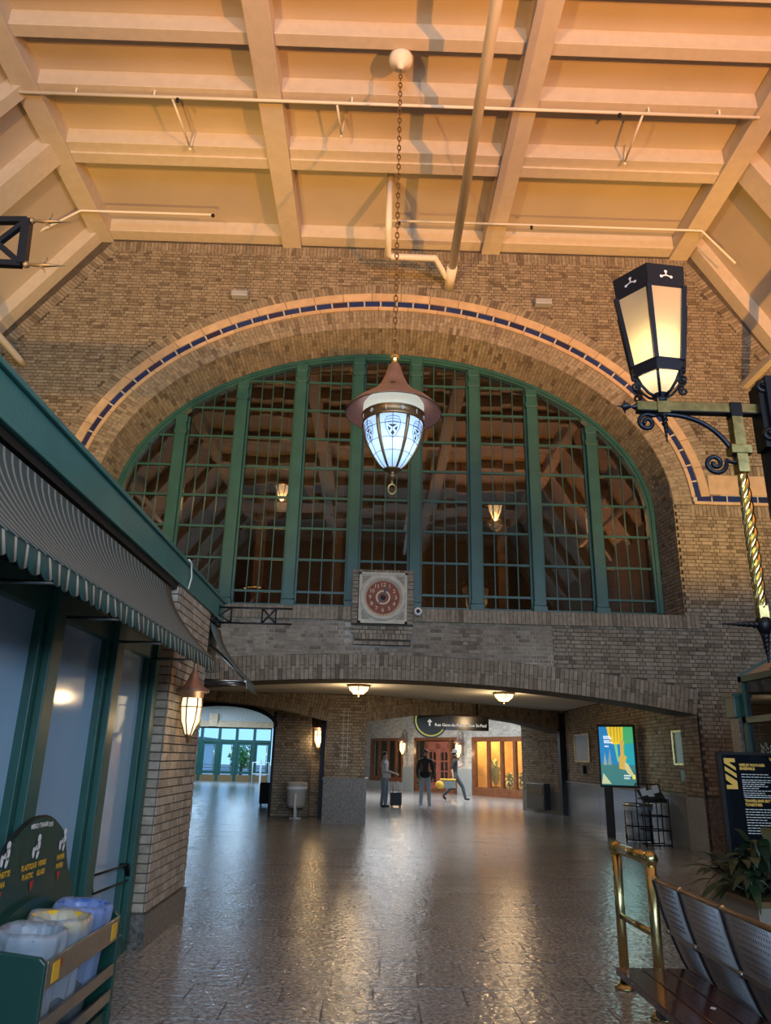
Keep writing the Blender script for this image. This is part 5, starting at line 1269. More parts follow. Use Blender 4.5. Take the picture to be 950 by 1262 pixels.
m_ = MB(); m_.tube([(PX+0.05*math.cos(2*PI*i/20), PY, 4.735+0.065*math.sin(2*PI*i/20)) for i in range(20)], 0.013, 8, closed=True); m_.tube([(PX, PY, 4.8), (PX, PY, 4.85)], 0.016, 8); m_.build('ring', 'old_brass', pd)
lamp('POINT', 'pendant_light', (PX+0.02, PY-0.06, 5.38), 6.5, (0.74, 0.87, 1.0), size=0.06)
lamp('POINT', 'pendant_upper_light', (PX, PY, 5.84), 4, (0.95, 0.95, 0.9), size=0.06)
ch = thing('pendant_chain', 'long dark chain from the ceiling rose down to the pendant lantern', 'chain', (PX, PY, 6.63))
link = MB(); link.tube([(0.026*math.cos(2*PI*i/10), 0, 0.055*math.sin(2*PI*i/10)) for i in range(10)], 0.009, 5, closed=True); lme = link.build('link', 'bronze', ch, local=True)
z = 6.68; i = 0
while z < 11.78:
    o = lme if i == 0 else lme.copy()
    if i: COL.objects.link(o)
    o.parent = ch; o.location = (0, 0, z-6.63); o.rotation_euler = (0, 0, (PI/2 if i % 2 else 0.2)); z += 0.088; i += 1
rs_ = MB(); rs_.lathe([(0.0, 11.76), (0.05, 11.78), (0.06, 11.82), (0.16, 11.86), (0.19, 11.93), (0.19, 11.98), (0.0, 11.98)], (PX, PY, 0), 24); rs_.tube([(PX, PY, 11.95), (PX, PY, 12.3)], 0.06, 10)
tag(rs_.build('ceiling_rose', 'pipe_paint'), 'round cream ceiling rose at the top of the pendant chain', 'ceiling rose')

# ================================================================== CLOCK AND SMALL THINGS ON THE WALL
ck = thing('wall_clock', 'square stone clock with round terracotta dial and cream numerals below the great window', 'clock', (0.165, W-0.12, 3.8))
CX, CZ, CY, R_ = 0.165, 4.275, W-0.125, 0.335
m_ = MB(); m_.box(CX-0.44, CX+0.44, CY, CY+0.12, CZ-0.475, CZ+0.465); m_.build('stone_block', 'pale_stone', ck, bevel=0.008)
m_ = MB(); m_.lathe([(R_+0.0, -0.01), (R_+0.005, 0.025), (R_+0.045, 0.035), (R_+0.085, 0.03), (R_+0.09, 0.0)], (CX, CY, CZ), 40, M=Matrix.Rotation(PI/2, 3, 'X')); m_.build('ring_moulding', 'pale_stone', ck)
m_ = MB(); m_.box(CX-0.44, CX+0.44, CY-0.02, CY, CZ+0.425, CZ+0.465); m_.box(CX-0.44, CX+0.44, CY-0.02, CY, CZ-0.475, CZ-0.435); m_.box(CX-0.44, CX-0.40, CY-0.02, CY, CZ-0.475, CZ+0.465); m_.box(CX+0.40, CX+0.44, CY-0.02, CY, CZ-0.475, CZ+0.465); m_.build('stone_edge', 'pale_stone', ck)
for sx in (-1, 1):
    for sz_ in (-1, 1):
        m_ = MB(); P = [(CX+sx*0.385, CY-0.002, CZ+sz_*0.40), (CX+sx*0.385, CY-0.002, CZ+sz_*0.22), (CX+sx*0.31, CY-0.002, CZ+sz_*0.31), (CX+sx*0.21, CY-0.002, CZ+sz_*0.40)]; m_.add(P, [(0,1,2,3)]); m_.build('spandrel', mat('spandrel_stone', (0.28, 0.25, 0.20), 0.9, noise=(60, 0.4)), ck)
m_ = MB(); m_.add([(CX+R_*math.cos(2*PI*i/40), CY-0.006, CZ+R_*math.sin(2*PI*i/40)) for i in range(40)], [tuple(range(40))]); dial = m_.build('dial', 'terracotta', ck)
m_ = MB()
for i in range(60):
    a = 2*PI*i/60; m_.obox((CX+(R_-0.012)*math.sin(a), CY-0.010, CZ+(R_-0.012)*math.cos(a)), Vector((math.sin(a), 0, math.cos(a))), Vector((math.cos(a), 0, -math.sin(a))), NF, 0.016, 0.009, 0.003)
m_.build('minute_mark', 'clock_cream', dial)
for i in range(1, 13):
    a = 2*PI*i/12; text_mb(str(i), 0.10, (CX+0.235*math.sin(a), CY-0.011, CZ+0.235*math.cos(a)), Vector((math.cos(a*0.12), 0, 0)).normalized(), Z3, bold=0.001).build('numeral', 'clock_cream', dial)
m_ = MB(); m_.lathe([(0.10, 0.0), (0.105, 0.012), (0.13, 0.012), (0.135, 0.0)], (CX, CY-0.008, CZ), 28, M=Matrix.Rotation(PI/2, 3, 'X')); m_.build('inner_ring', 'clock_cream', dial)
m_ = MB(); m_.lathe([(0.0, 0.02), (0.04, 0.02), (0.045, 0.0)], (CX, CY-0.01, CZ), 16, M=Matrix.Rotation(PI/2, 3, 'X')); m_.build('hub', 'black', dial)
mat('hand_dark', (0.05, 0.045, 0.07), 0.5)
for ang, ln, w in ((0.30, 0.24, 0.05), (math.radians(217), 0.14, 0.05)):
    d = Vector((math.sin(ang), 0, math.cos(ang))); s_ = Vector((math.cos(ang), 0, -math.sin(ang))); o_ = Vector((CX, CY-0.022, CZ)); m_ = MB()
    m_.prism([o_-d*0.03-s_*0.012, o_-d*0.03+s_*0.012, o_+d*(ln*0.6)+s_*w/2, o_+d*ln, o_+d*(ln*0.6)-s_*w/2], (0, 0.008, 0)); m_.build('hand', 'hand_dark', ck)
# brick surround of the clock
cs = MB(); cs.box(-0.40, 0.72, W-0.07, W+0.3, 3.78, 4.80); cs.box(-0.34, 0.68, W-0.05, W+0.02, 3.42, 3.80)
ckw = cs.build('clock_pedestal', 'mortar', wall_front)
b_ = MB()
for s, x0_ in ((0, -0.40), (1, 0.61)):
    for i in range(14): brick_box(b_, Vector((x0_+0.055, W-0.07, 3.80+0.0715*(i+0.5))), X3, Z3, NF, 0.105, 0.062, 0.02+(0.012 if i % 2 else 0))
for i in range(13): brick_box(b_, Vector((-0.29+0.07*(i+0.5), W-0.07, 4.77)), X3, Z3, NF, 0.06, 0.06, 0.02)
panel(b_, (-0.40, W-0.07, 0), X3, Z3, NF, bond(0.0, 1.12, 3.62, 3.80)); panel(b_, (-0.40, W-0.06, 0), X3, Z3, NF, bond(0.05, 1.07, 3.42, 3.52))
for i in range(15): brick_box(b_, Vector((-0.34+0.068*(i+0.5), W-0.07, 3.57)), X3, Z3, NF, 0.058, 0.1, 0.02)
stuff(b_.build('pedestal_brickwork', 'brick', ckw))
p = at_y(515, 754, W-0.13); t_ = thing('dome_camera', 'small white dome security camera beside the clock', 'camera', p)
m_ = MB(); m_.lathe([(0.0, 0.07), (0.05, 0.065), (0.075, 0.03), (0.075, -0.06), (0.0, -0.06)], p, 20, M=Matrix.Rotation(PI/2, 3, 'X')); m_.build('housing', 'white', t_); m_ = MB(); m_.sphere(p-Y3*0.05, 0.042, 10); m_.build('lens', 'black_gloss', t_)
m_ = MB(); m_.box(p.x-0.03, p.x+0.03, p.y+0.03, W, p.z-0.03, p.z+0.03); m_.build('mount', 'white', t_)
for (x, y, lab) in ((296, 364, 'small grey box light high on the wall left of the arch crown'), (669, 374, 'small grey box light high on the wall right of the arch crown')):
    p = at_y(x, y, W-0.12); t_ = thing('wall_floodlight', lab, 'light', p, group='box lights above the arch')
    m_ = MB(); m_.box(p.x-0.17, p.x+0.17, p.y-0.1, p.y+0.06, p.z-0.06, p.z+0.06); m_.build('housing', 'grey_metal', t_, bevel=0.01); m_ = MB(); m_.box(p.x-0.03, p.x+0.03, p.y+0.05, W, p.z-0.03, p.z+0.03); m_.build('bracket', 'dark_metal', t_)

# ================================================================== PIPES UNDER THE CEILING
tag(MB().tube([(1.37, -6, 11.02), (1.40, 6, 11.02), (1.41, W-0.75, 11.02)], 0.085, 12).tube([(1.41, W-0.75, 11.02), (1.41, W, 11.02)], 0.105, 12).build('main_pipe', 'pipe_paint'), 'thick cream pipe running along the hall into the brick wall', 'pipe')
p0 = at_z(479, 280, 11.05); p1 = at_z(478, 316, 11.05); p2 = at_z(536, 318, 11.05)
tag(MB().tube([(p0.x, p0.y, 12.3), (p0.x, p0.y, 11.15), (p0.x, p0.y+0.06, 11.06), (p1.x, p1.y-0.08, 11.05), (p1.x+0.08, p1.y, 11.05), (p2.x, p2.y, 11.05), (1.30, W-0.42, 11.03), (1.40, W-0.3, 11.02)], 0.065, 10).build('branch_pipe', 'pipe_paint'), 'bent cream branch pipe joining the thick pipe beside the chain', 'pipe')
ya = at_z(475, 129, 11.87).y; yb3 = at_z(670, 278, 11.87).y
xl_, xr_ = at_z(25, 116, 11.87).x, at_z(935, 146, 11.87).x
sp1 = thing('sprinkler_line', 'long thin cream sprinkler pipe crossing all three ceiling bays', 'pipe', (0, ya, 11.87))
m_ = MB(); m_.tube([(xl_, ya, 11.87), (xr_, ya, 11.87)], 0.027, 8); m_.build('pipe', 'pipe_paint', sp1)
for x in (-5.2, -3.9, -0.6, 4.4, 5.6):
    m_ = MB(); m_.tube([(x, ya, 11.87), (x, ya+0.02, 12.3)], 0.016, 6); m_.build('hanger', 'pipe_paint', sp1)
for x, dy in ((-3.6, 1.1), (-0.85, 0.7), (4.3, 1.1)):
    m_ = MB(); m_.tube([(x, ya, 11.87), (x+0.05, ya+dy, 11.9)], 0.02, 6); m_.tube([(x+0.05, ya+dy, 11.9), (x+0.1, ya+dy, 12.3)], 0.016, 6); m_.sphere((x+0.05, ya+dy, 11.87), 0.03, 6); m_.build('branch', 'pipe_paint', sp1)
for x in (-3.5, 3.9):
    m_ = MB(); m_.lathe([(0.0, -0.1), (0.03, -0.09), (0.03, -0.03), (0.0, -0.02)], (x, ya, 11.87), 8); m_.build('sprinkler_head', 'black_iron', sp1)
sp2 = thing('sprinkler_line', 'thin cream sprinkler pipe nearest the brick wall, right of the chain', 'pipe', (3, yb3, 11.87))
m_ = MB(); m_.tube([(at_z(480, 272, 11.87).x, yb3, 11.87), (at_z(862, 288, 11.87).x, yb3, 11.87), (at_z(862, 288, 11.87).x+0.6, yb3, 11.1)], 0.025, 8); m_.build('pipe', 'pipe_paint', sp2)
for x in (0.3, 3.0): m_ = MB(); m_.lathe([(0.0, -0.1), (0.03, -0.09), (0.03, -0.03), (0.0, -0.02)], (x, yb3, 11.87), 8); m_.build('sprinkler_head', 'black_iron', sp2)
sp3 = thing('sprinkler_line', 'short thin cream sprinkler pipe nearest the brick wall, in the left bay', 'pipe', (-5, yb3, 11.87))
m_ = MB(); m_.tube([(at_z(60, 310, 11.87).x, yb3, 11.0), (at_z(103, 266, 11.87).x, yb3, 11.87), (at_z(264, 270, 11.87).x, yb3, 11.87)], 0.025, 8); m_.build('pipe', 'pipe_paint', sp3); m_ = MB(); m_.sphere((at_z(264, 270, 11.87).x, yb3, 11.85), 0.04, 8); m_.build('sprinkler_head', 'black_iron', sp3)

# ================================================================== FLOODLIGHTS ON THE SHOP ROOFS (they wash the ceiling)
FL = [((-4.8, -1.6, 3.3), (-3.0, 7.0, 12.3), 4000, (1.0, 0.52, 0.12), 'on the left shop roof behind the viewer'), ((-3.2, 6.6, 3.3), (-3.2, 13.4, 9.2), 1700, (1.0, 0.60, 0.12), 'behind the green fascia, nearer the brick wall'),
      ((6.6, -0.6, 3.4), (4.4, 6.6, 12.3), 7500, (1.0, 0.37, 0.06), 'on the right shop roof behind the viewer'), ((6.6, 7.6, 3.4), (6.2, 13.4, 8.6), 1700, (1.0, 0.56, 0.09), 'above the glazed kiosk, nearer the brick wall')]
for (p, tgt, en, col, lab) in FL:
    p = Vector(p); d = (Vector(tgt)-p).normalized(); t_ = thing('floodlight', 'black box floodlight aimed at the ceiling, '+lab, 'floodlight', p-Z3*0.22, group='ceiling floodlights')
    r_ = d.cross(Z3).normalized(); u_ = r_.cross(d)
    m_ = MB(); m_.obox(p-d*0.08, r_, u_, d, 0.16, 0.12, 0.07); m_.build('housing', 'dark_metal', t_); m_ = MB(); m_.bar(p-Z3*0.22, p-Z3*0.08, 0.05, 0.05, up=(0, 1, 0)); m_.build('bracket', 'dark_metal', t_)
    lamp('SPOT', 'flood_beam', p+d*0.05, en, col, tgt, 0.06, spot=math.radians(80 if p.y < 0 else 70), blend=0.6)
struct(MB().box(4.5, 8.8, -6.5, 5.5, 0, 3.18).build('wall_shop_opposite', 'green_dark')); struct(MB().box(5.9, 8.8, 5.5, 9.0, 0, 3.18).build('wall_shop_opposite_end', 'green_dark'))

# ================================================================== IN THE PASSAGE
def dome(label, x, y):
    p = Vector((x, y, 2.97)); t_ = thing('dome_light', label, 'ceiling light', p, group='dome lights in the passage')
    m_ = MB(); m_.lathe([(0.0, -0.2), (0.09, -0.185), (0.19, -0.12), (0.23, -0.03)], p, 20); m_.build('bowl', 'lamp_cream', t_)
    m_ = MB(); m_.lathe([(0.22, -0.045), (0.25, -0.045), (0.25, 0.0), (0.0, 0.0)], p, 20); m_.build('rim', 'bronze', t_)
    m_ = MB(); m_.lathe([(0.0, -0.25), (0.02, -0.24), (0.025, -0.2), (0.0, -0.19)], p, 8); m_.build('finial', 'bronze', t_)
    m_ = MB()
    for k in range(4):
        a = 2*PI*k/4; m_.tube([p+Vector((0.235*math.cos(a), 0.235*math.sin(a), -0.03)), p+Vector((0.195*math.cos(a), 0.195*math.sin(a), -0.125)), p+Vector((0.09*math.cos(a), 0.09*math.sin(a), -0.192))], 0.01, 5)
    m_.build('strap', 'bronze', t_); lamp('POINT', 'dome_lamp', p-Z3*0.34, 42, (1.0, 0.70, 0.38), size=0.12)
q = at_z(442, 850, 2.87); dome('cream bowl ceiling light near the centre pier of the passage', q.x, q.y); q = at_z(621, 859, 2.87); dome('cream bowl ceiling light in the right half of the passage', q.x, q.y)
p = at_z(794, 872, 2.95) if False else at_z(650, 868, 2.95)
sconce('acorn wall lantern glowing in the recess beside the centre pier', (-1.36, 20.5, 1.98), (0, 1, 0), 1.3, power=16)
for (x, y, lab) in ((502, 921, 'acorn wall lantern on the grey brick pier left of the red doors'), (571, 924, 'acorn wall lantern on the grey brick pier right of the red doors')):
    u, z = on_plane(x, y, SA, SB); sconce(lab, SP(u, z, 0.3), -SN, 1.7, power=16, group='lanterns between the shop windows')
# direction sign
sy = 20.9
s0, s1, s2, s3 = at_y(514, 884, sy), at_y(602, 887, sy), at_y(602, 901, sy), at_y(532, 897, sy)
sg = thing('direction_sign', 'black hanging direction sign with arrow, white street names and a yellow ringed disc', 'sign', ((s0.x+s1.x)/2, sy, s2.z))
MB().box(s0.x+0.1, s1.x, sy, sy+0.12, s2.z, s2.z+0.37).build('panel', 'black_gloss', sg); cx_, cz_, rr_ = at_y(533, 888, sy).x-0.05, s2.z+0.2, 0.47
m_ = MB(); m_.prism([(cx_+rr_*math.cos(2*PI*i/32), sy-0.01, cz_+0.05+rr_*math.sin(2*PI*i/32)) for i in range(32)], (0, 0.13, 0)); m_.build('disc', mat('sign_green', (0.008, 0.02, 0.016), 0.3), sg)
m_ = MB(); pp = [(cx_+(rr_-0.06)*math.cos(t), sy-0.022, cz_+0.05+(rr_-0.06)*math.sin(t)) for t in [PI*0.75+PI*1.05*i/20 for i in range(21)]]; m_.tube(pp, 0.022, 6); m_.build('yellow_ring', glow('sign_yellow', (0.75, 0.72, 0.18), 0.35), sg)
yf = sy-0.016
text_mb('Rue Gare-du-Palais / Rue St-Paul', 0.107, ((s0.x+s1.x)/2+0.21, yf, s2.z+0.13), X3, Z3, bold=0.003).build('lettering', glow('sign_white', (0.85, 0.83, 0.78), 0.5), sg)
ax = cx_-0.03; m_ = MB(); m_.add([(ax-0.02, yf, s2.z+0.1), (ax+0.02, yf, s2.z+0.1), (ax+0.02, yf, s2.z+0.2), (ax+0.07, yf, s2.z+0.2), (ax, yf, s2.z+0.28), (ax-0.07, yf, s2.z+0.2), (ax-0.02, yf, s2.z+0.2)], [tuple(range(7))]); m_.build('arrow', 'sign_white', sg)
m_ = MB()
for i in range(6): m_.box(cx_-0.25+i*0.085, cx_-0.19+i*0.085, yf-0.004, yf, cz_+0.27, cz_+0.27+(0.09 if i % 2 else 0.12))
m_.build('yellow_writing', 'sign_yellow', sg)
m_ = MB(); m_.tube([(s0.x+0.5, sy+0.06, s2.z+0.3), (s0.x+0.5, sy+0.06, 2.97)], 0.02, 6); m_.tube([(s1.x-0.3, sy+0.06, s2.z+0.3), (s1.x-0.3, sy+0.06, 2.97)], 0.02, 6); m_.build('hanger', 'black_iron', sg)
m_ = MB(); m_.tube([(s0.x+0.2, sy+0.02, s2.z+0.40), (s1.x+0.02, sy+0.02, s2.z+0.385)], 0.02, 8); m_.build('copper_trim', 'copper', sg)
# light-box poster screen beside the passage wall, turned to the viewer
sc0 = Vector((5.12, 18.3, 0.0)); ang = math.radians(-28)
scU = Vector((math.cos(ang), math.sin(ang), 0)); scN = Vector((scU.y, -scU.x, 0))
sc0 = at_y(742, 967, 16.9); SW, SH = 0.72, 1.20
pn = thing('poster_screen', 'glowing poster screen on a dark leg beside the granite wall', 'screen', (sc0.x+0.2, 16.9, 0))
def scp(u, v, off=0.0): return sc0+scU*(u*SW)+Z3*(v*SH)+scN*off
m_ = MB(); m_.obox(scp(0.5, 0.5, -0.05), scU, Z3, scN, SW/2+0.04, SH/2+0.05, 0.045); m_.build('cabinet', 'black', pn)
m_ = MB(); m_.obox(scp(0.16, 0, -0.06)-Z3*(sc0.z/2), scU, Z3, scN, 0.08, sc0.z/2, 0.05); m_.build('leg', 'black', pn)
def poly(nm, pts, col, e, off):
    glow('screen_'+nm, col, e); m_ = MB(); m_.add([scp(u, v, off) for u, v in pts], [tuple(range(len(pts)))]); m_.build(nm, 'screen_'+nm, pn)
poly('blue_ground', [(0, 0), (1, 0), (1, 1), (0, 1)], (0.02, 0.22, 0.52), 0.75, 0.001)
poly('green_side', [(0.62, 0.35), (1, 0.35), (1, 1), (0.7, 1)], (0.06, 0.42, 0.16), 0.8, 0.002); poly('teal_side', [(0.72, 0.35), (1, 0.35), (1, 0.72), (0.74, 0.7)], (0.02, 0.36, 0.42), 0.8, 0.003)
poly('sea', [(0, 0), (1, 0), (1, 0.34), (0, 0.36)], (0.06, 0.22, 0.22), 0.7, 0.004)
poly('cloth', [(0.24, 1.0), (0.72, 1.0), (0.70, 0.78), (0.58, 0.70), (0.36, 0.70), (0.27, 0.86)], (0.72, 0.50, 0.03), 0.95, 0.005)
for i, u in enumerate((0.34, 0.44, 0.53, 0.62)): poly('fold_%s' % 'abcd'[i], [(u, 1), (u+0.03, 1), (u+0.02, 0.74), (u+0.005, 0.74)], (0.38, 0.26, 0.02), 0.8, 0.006)
poly('ribbon', [(0.43, 0.70), (0.52, 0.70), (0.54, 0.40), (0.50, 0.40)], (0.16, 0.55, 0.22), 0.9, 0.006)
poly('column', [(0.58, 0.74), (0.74, 0.76), (0.70, 0.66), (0.70, 0.52), (0.78, 0.48), (0.72, 0.38), (0.70, 0.26), (0.54, 0.28), (0.54, 0.46), (0.6, 0.52), (0.61, 0.66)], (0.62, 0.40, 0.08), 0.85, 0.007)
poly('rocks', [(0.70, 0.40), (0.80, 0.36), (0.98, 0.14), (0.78, 0.2), (0.70, 0.28)], (0.60, 0.56, 0.28), 0.85, 0.007)
poly('spire_left', [(0.08, 0.34), (0.14, 0.56), (0.19, 0.34)], (0.30, 0.42, 0.38), 0.7, 0.006); poly('spire_right', [(0.2, 0.34), (0.29, 0.62), (0.33, 0.34)], (0.22, 0.36, 0.36), 0.7, 0.006)
poly('foam', [(0.0, 0.02), (0.06, 0.2), (0.16, 0.12), (0.28, 0.02)], (0.55, 0.6, 0.34), 0.8, 0.006)
m_ = MB()
for (u0, u1, v) in ((0.13, 0.33, 0.83), (0.13, 0.36, 0.80), (0.14, 0.30, 0.755), (0.14, 0.36, 0.725), (0.15, 0.25, 0.66), (0.66, 0.86, 0.165), (0.66, 0.82, 0.12)):
    u = u0
    while u < u1: m_.add([scp(u, v-0.012, 0.009), scp(u+0.03, v-0.012, 0.009), scp(u+0.03, v+0.012, 0.009), scp(u, v+0.012, 0.009)], [(0,1,2,3)]); u += 0.042
stuff(m_.build('caption', glow('screen_white', (0.85, 0.9, 0.9), 0.9), pn)); poly('yellow_mark', [(0.9, 0.11), (0.98, 0.11), (0.98, 0.18), (0.9, 0.18)], (0.85, 0.7, 0.1), 0.9, 0.009)
lamp('AREA', 'poster_glow', scp(0.5, 0.5, 0.06), 5, (0.5, 0.85, 0.8), scp(0.5, 0.5, 2.0), 0.7, 1.2)
# framed plaques on the right wall
for (xa, ya2, xb2, yb4, lab, inner) in ((708, 907, 727, 938, 'brass framed pale blue notice on the far part of the passage wall', mat('notice_blue', (0.13, 0.19, 0.26), 0.3)), (829, 903, 853, 941, 'brass framed dark plaque on the near part of the passage wall', mat('plaque_dark', (0.035, 0.04, 0.048), 0.3, noise=(22, 0.4)))):
    P0, P1 = at_x(xa, ya2, XR-0.03), at_x(xb2, yb4, XR-0.03); y0, y1, z0, z1 = min(P0.y, P1.y), max(P0.y, P1.y), min(P0.z, P1.z), max(P0.z, P1.z)
    t_ = thing('framed_plaque', lab, 'plaque', (XR-0.02, (y0+y1)/2, z0)); MB().box(XR-0.03, XR-0.012, y0, y1, z0, z1).build('sheet', inner, t_)
    w = 0.05; m_ = MB(); m_.box(XR-0.05, XR-0.01, y0-w, y0+w*0.4, z0-w*0.6, z1+w*0.6); m_.box(XR-0.05, XR-0.01, y1-w*0.4, y1+w, z0-w*0.6, z1+w*0.6); m_.box(XR-0.05, XR-0.01, y0, y1, z1, z1+w*0.7); m_.box(XR-0.05, XR-0.01, y0, y1, z0-w*0.7, z0); m_.build('frame', 'old_brass', t_)
    yc = (y0+y1)/2-0.1; MB().box(XR-0.1, XR-0.012, yc-0.12, yc+0.12, z0-0.32, z0-0.12).build('lower_box', 'black_iron', t_)
# wire bin stand with a clear bag, and newspaper rack beside it
WC = Vector((5.46, 16.0, 0)); ws = thing('wire_bin_stand', 'round wire bin stand holding a translucent rubbish bag by the granite wall', 'bin', WC)
m_ = MB()
for z in (0.06, 0.32, 0.62): m_.tube([WC+Vector((0.27*math.cos(2*PI*i/20), 0.27*math.sin(2*PI*i/20), z)) for i in range(20)], 0.012, 5, closed=True)
for i in range(8): a = 2*PI*i/8; m_.tube([WC+Vector((0.27*math.cos(a), 0.27*math.sin(a), 0.0)), WC+Vector((0.27*math.cos(a), 0.27*math.sin(a), 0.66))], 0.009, 5)
m_.build('wire_frame', 'black_iron', ws); m_ = MB(); m_.lathe([(0.0, 0.05), (0.21, 0.05), (0.245, 0.2), (0.25, 0.6), (0.285, 0.72), (0.30, 0.70), (0.29, 0.60)], WC, 28); m_.build('bag', mat('bag_grey', (0.32, 0.36, 0.40), 0.3, noise=(9, 0.3), bump=(18, 0.7)), ws)
m_ = MB(); m_.lathe([(0.27, 0.69), (0.305, 0.69), (0.305, 0.735), (0.27, 0.735)], WC, 24); m_.build('rim', 'steel', ws)
RC = Vector((5.52, 15.3, 0)); rk = thing('wire_rack', 'black wire leaflet rack with a slanted top beside the wire bin stand', 'rack', RC)
m_ = MB(); a_, b_2, h_ = 0.24, 0.2, 0.85
for z in (0.04, 0.3, 0.55, h_): 
    m_.tube([RC+Vector(v) for v in ((-a_, -b_2, z), (a_, -b_2, z), (a_, b_2, z), (-a_, b_2, z))], 0.012, 5, closed=True)
for sx in (-1, 0, 1):
    for sy_ in (-1, 1): m_.tube([RC+Vector((sx*a_, sy_*b_2, 0)), RC+Vector((sx*a_, sy_*b_2, h_ if sy_ < 0 else 1.12))], 0.012, 5)
m_.tube([RC+Vector((-a_, b_2, 1.12)), RC+Vector((a_, b_2, 1.12))], 0.012, 5); m_.build('wire_frame', 'black_iron', rk)
for i, (dx, dz) in enumerate(((-0.17, 0.98), (-0.02, 0.95), (0.1, 1.03))): m_ = MB(); m_.obox(RC+Vector((dx, -0.05+0.05*i, dz)), Vector((1, 0.1, 0.25)).normalized(), Vector((-0.25, 0.2, 1)).normalized(), Vector((0, -1, 0.2)).normalized(), 0.06, 0.07, 0.004); tag(m_.build('leaflet', 'white'), ['small white leaflet at the left of the wire rack top', 'small white leaflet in the middle of the wire rack top', 'small white leaflet at the right of the wire rack top'][i], 'leaflet', 'leaflets on the wire rack')
m_ = MB(); m_.obox(RC+Vector((0, 0, 0.9)), X3, Vector((0, 0.8, 0.5)).normalized(), Vector((0, -0.5, 0.8)).normalized(), a_, 0.2, 0.006); m_.build('tray', 'dark_metal', rk)
# dark wall-mounted bin on the angled wall
uc = 1.35; wbn = thing('wall_bin', 'dark grey metal bin hung low on the angled brick wall', 'bin', A+dU*uc+Z3*0.25) if False else None
A2, B2 = Vector((6.05, 23.4, 0)), Vector((5.05, 25.7, 0)); u0, z0 = on_plane(658, 996, A2, B2); u1, z1 = on_plane(679, 966, A2, B2); ua, ub = min(u0, u1), max(u0, u1)
c = A2+dU*((ua+ub)/2)+dN*0.16; t_ = thing('wall_bin', 'dark grey metal bin hung low on the angled brick wall', 'bin', c+Z3*z0)
m_ = MB(); m_.obox(c+Z3*((z0+z1)/2), dU, Z3, dN, (ub-ua)/2, (z1-z0)/2, 0.12); m_.build('body', mat('bin_dark', (0.03, 0.035, 0.045), 0.4), t_, bevel=0.02); m_ = MB(); m_.obox(c+Z3*(z1-0.22)+dN*0.125, dU, Z3, dN, (ub-ua)/2-0.08, 0.10, 0.01); m_.build('flap', 'black_gloss', t_)
m_ = MB(); m_.obox(c+Z3*(z0+0.17)+dN*0.125, dU, Z3, dN, (ub-ua)/2-0.05, 0.12, 0.006); m_.build('lower_plate', 'bin_dark', t_)
# pale round litter bin before the side pier
tc_ = Vector((-1.82, 20.02, 0)); t_ = thing('litter_bin', 'pale round litter bin on a post before the side brick pier', 'bin', tc_)
m_ = MB(); m_.lathe([(0.0, 0.26), (0.2, 0.26), (0.24, 0.34), (0.26, 0.78), (0.27, 0.86), (0.25, 0.86), (0.24, 0.7), (0.0, 0.6)], tc_, 24); m_.build('tub', mat('tub_grey', (0.42, 0.40, 0.37), 0.5), t_); m_ = MB(); m_.tube([tc_+Vector((0, -0.27, 0.0)), tc_+Vector((0, -0.27, 0.6))], 0.03, 8); m_.tube([tc_+Vector((0, 0, 0)), tc_+Vector((0, 0, 0.27))], 0.03, 8); m_.lathe([(0, 0), (0.16, 0.0), (0.15, 0.03), (0.0, 0.03)], tc_, 16); m_.build('post', 'white', t_)
m_ = MB(); m_.lathe([(0.262, 0.68), (0.266, 0.68), (0.27, 0.76), (0.264, 0.76)], tc_, 24); m_.build('band', 'white', t_)
def suitcase(label, p, w, d, h, m, rz=0.0, handle=0.0, group=None):
    t_ = thing('suitcase', label, 'suitcase', p, rz, group); m_ = MB(); m_.box(-w/2, w/2, -d/2, d/2, 0.06, 0.06+h); m_.build('shell', m, t_, local=True, bevel=0.03)
    for sx in (-1, 1):
        for s_ in (-1, 1): m_ = MB(); m_.lathe([(0.0, -0.012), (0.03, -0.012), (0.03, 0.012), (0.0, 0.012)], (sx*(w/2-0.05), s_*(d/2-0.04), 0.03), 10, M=Matrix.Rotation(PI/2, 3, 'Y')); m_.build('wheel', 'black', t_, local=True)
    for x in (-w*0.3, -w*0.1, w*0.1, w*0.3): m_ = MB(); m_.box(x-0.012, x+0.012, -d/2-0.006, -d/2, 0.12, h); m_.build('groove', 'black', t_, local=True)
    if handle:
        m_ = MB(); m_.tube([(-0.09, d/2-0.05, h+0.05), (-0.09, d/2-0.05, h+handle), (0.09, d/2-0.05, h+handle), (0.09, d/2-0.05, h+0.05)], 0.012, 6); m_.build('pull_handle', 'steel', t_, local=True)
    return t_
q = at_z(326, 993); suitcase('dark upright suitcase standing at the edge of the tan arch opening', (q.x, q.y, 0), 0.34, 0.28, 0.62, 'black')
# white barrier by the far doors
q = at_z(318, 964); t_ = thing('barrier', 'white metal barrier frame before the rightmost green door', 'barrier', (q.x, 42.5, 0)); x0_ = at_y(311, 950, 42.5).x; x1_ = at_y(331, 950, 42.5).x
m_ = MB(); m_.tube([(x0_, 42.5, 0), (x0_, 42.5, 1.1), (x1_, 42.5, 1.1), (x1_, 42.5, 0)], 0.035, 6); m_.tube([(x0_, 42.5, 0.5), (x1_, 42.5, 0.5)], 0.03, 6); m_.build('frame', 'white', t_)
m_ = MB(); m_.box((x0_+x1_)/2-0.05, (x0_+x1_)/2+0.05, 42.45, 42.55, 0, 1.25); m_.build('post', 'white', t_)
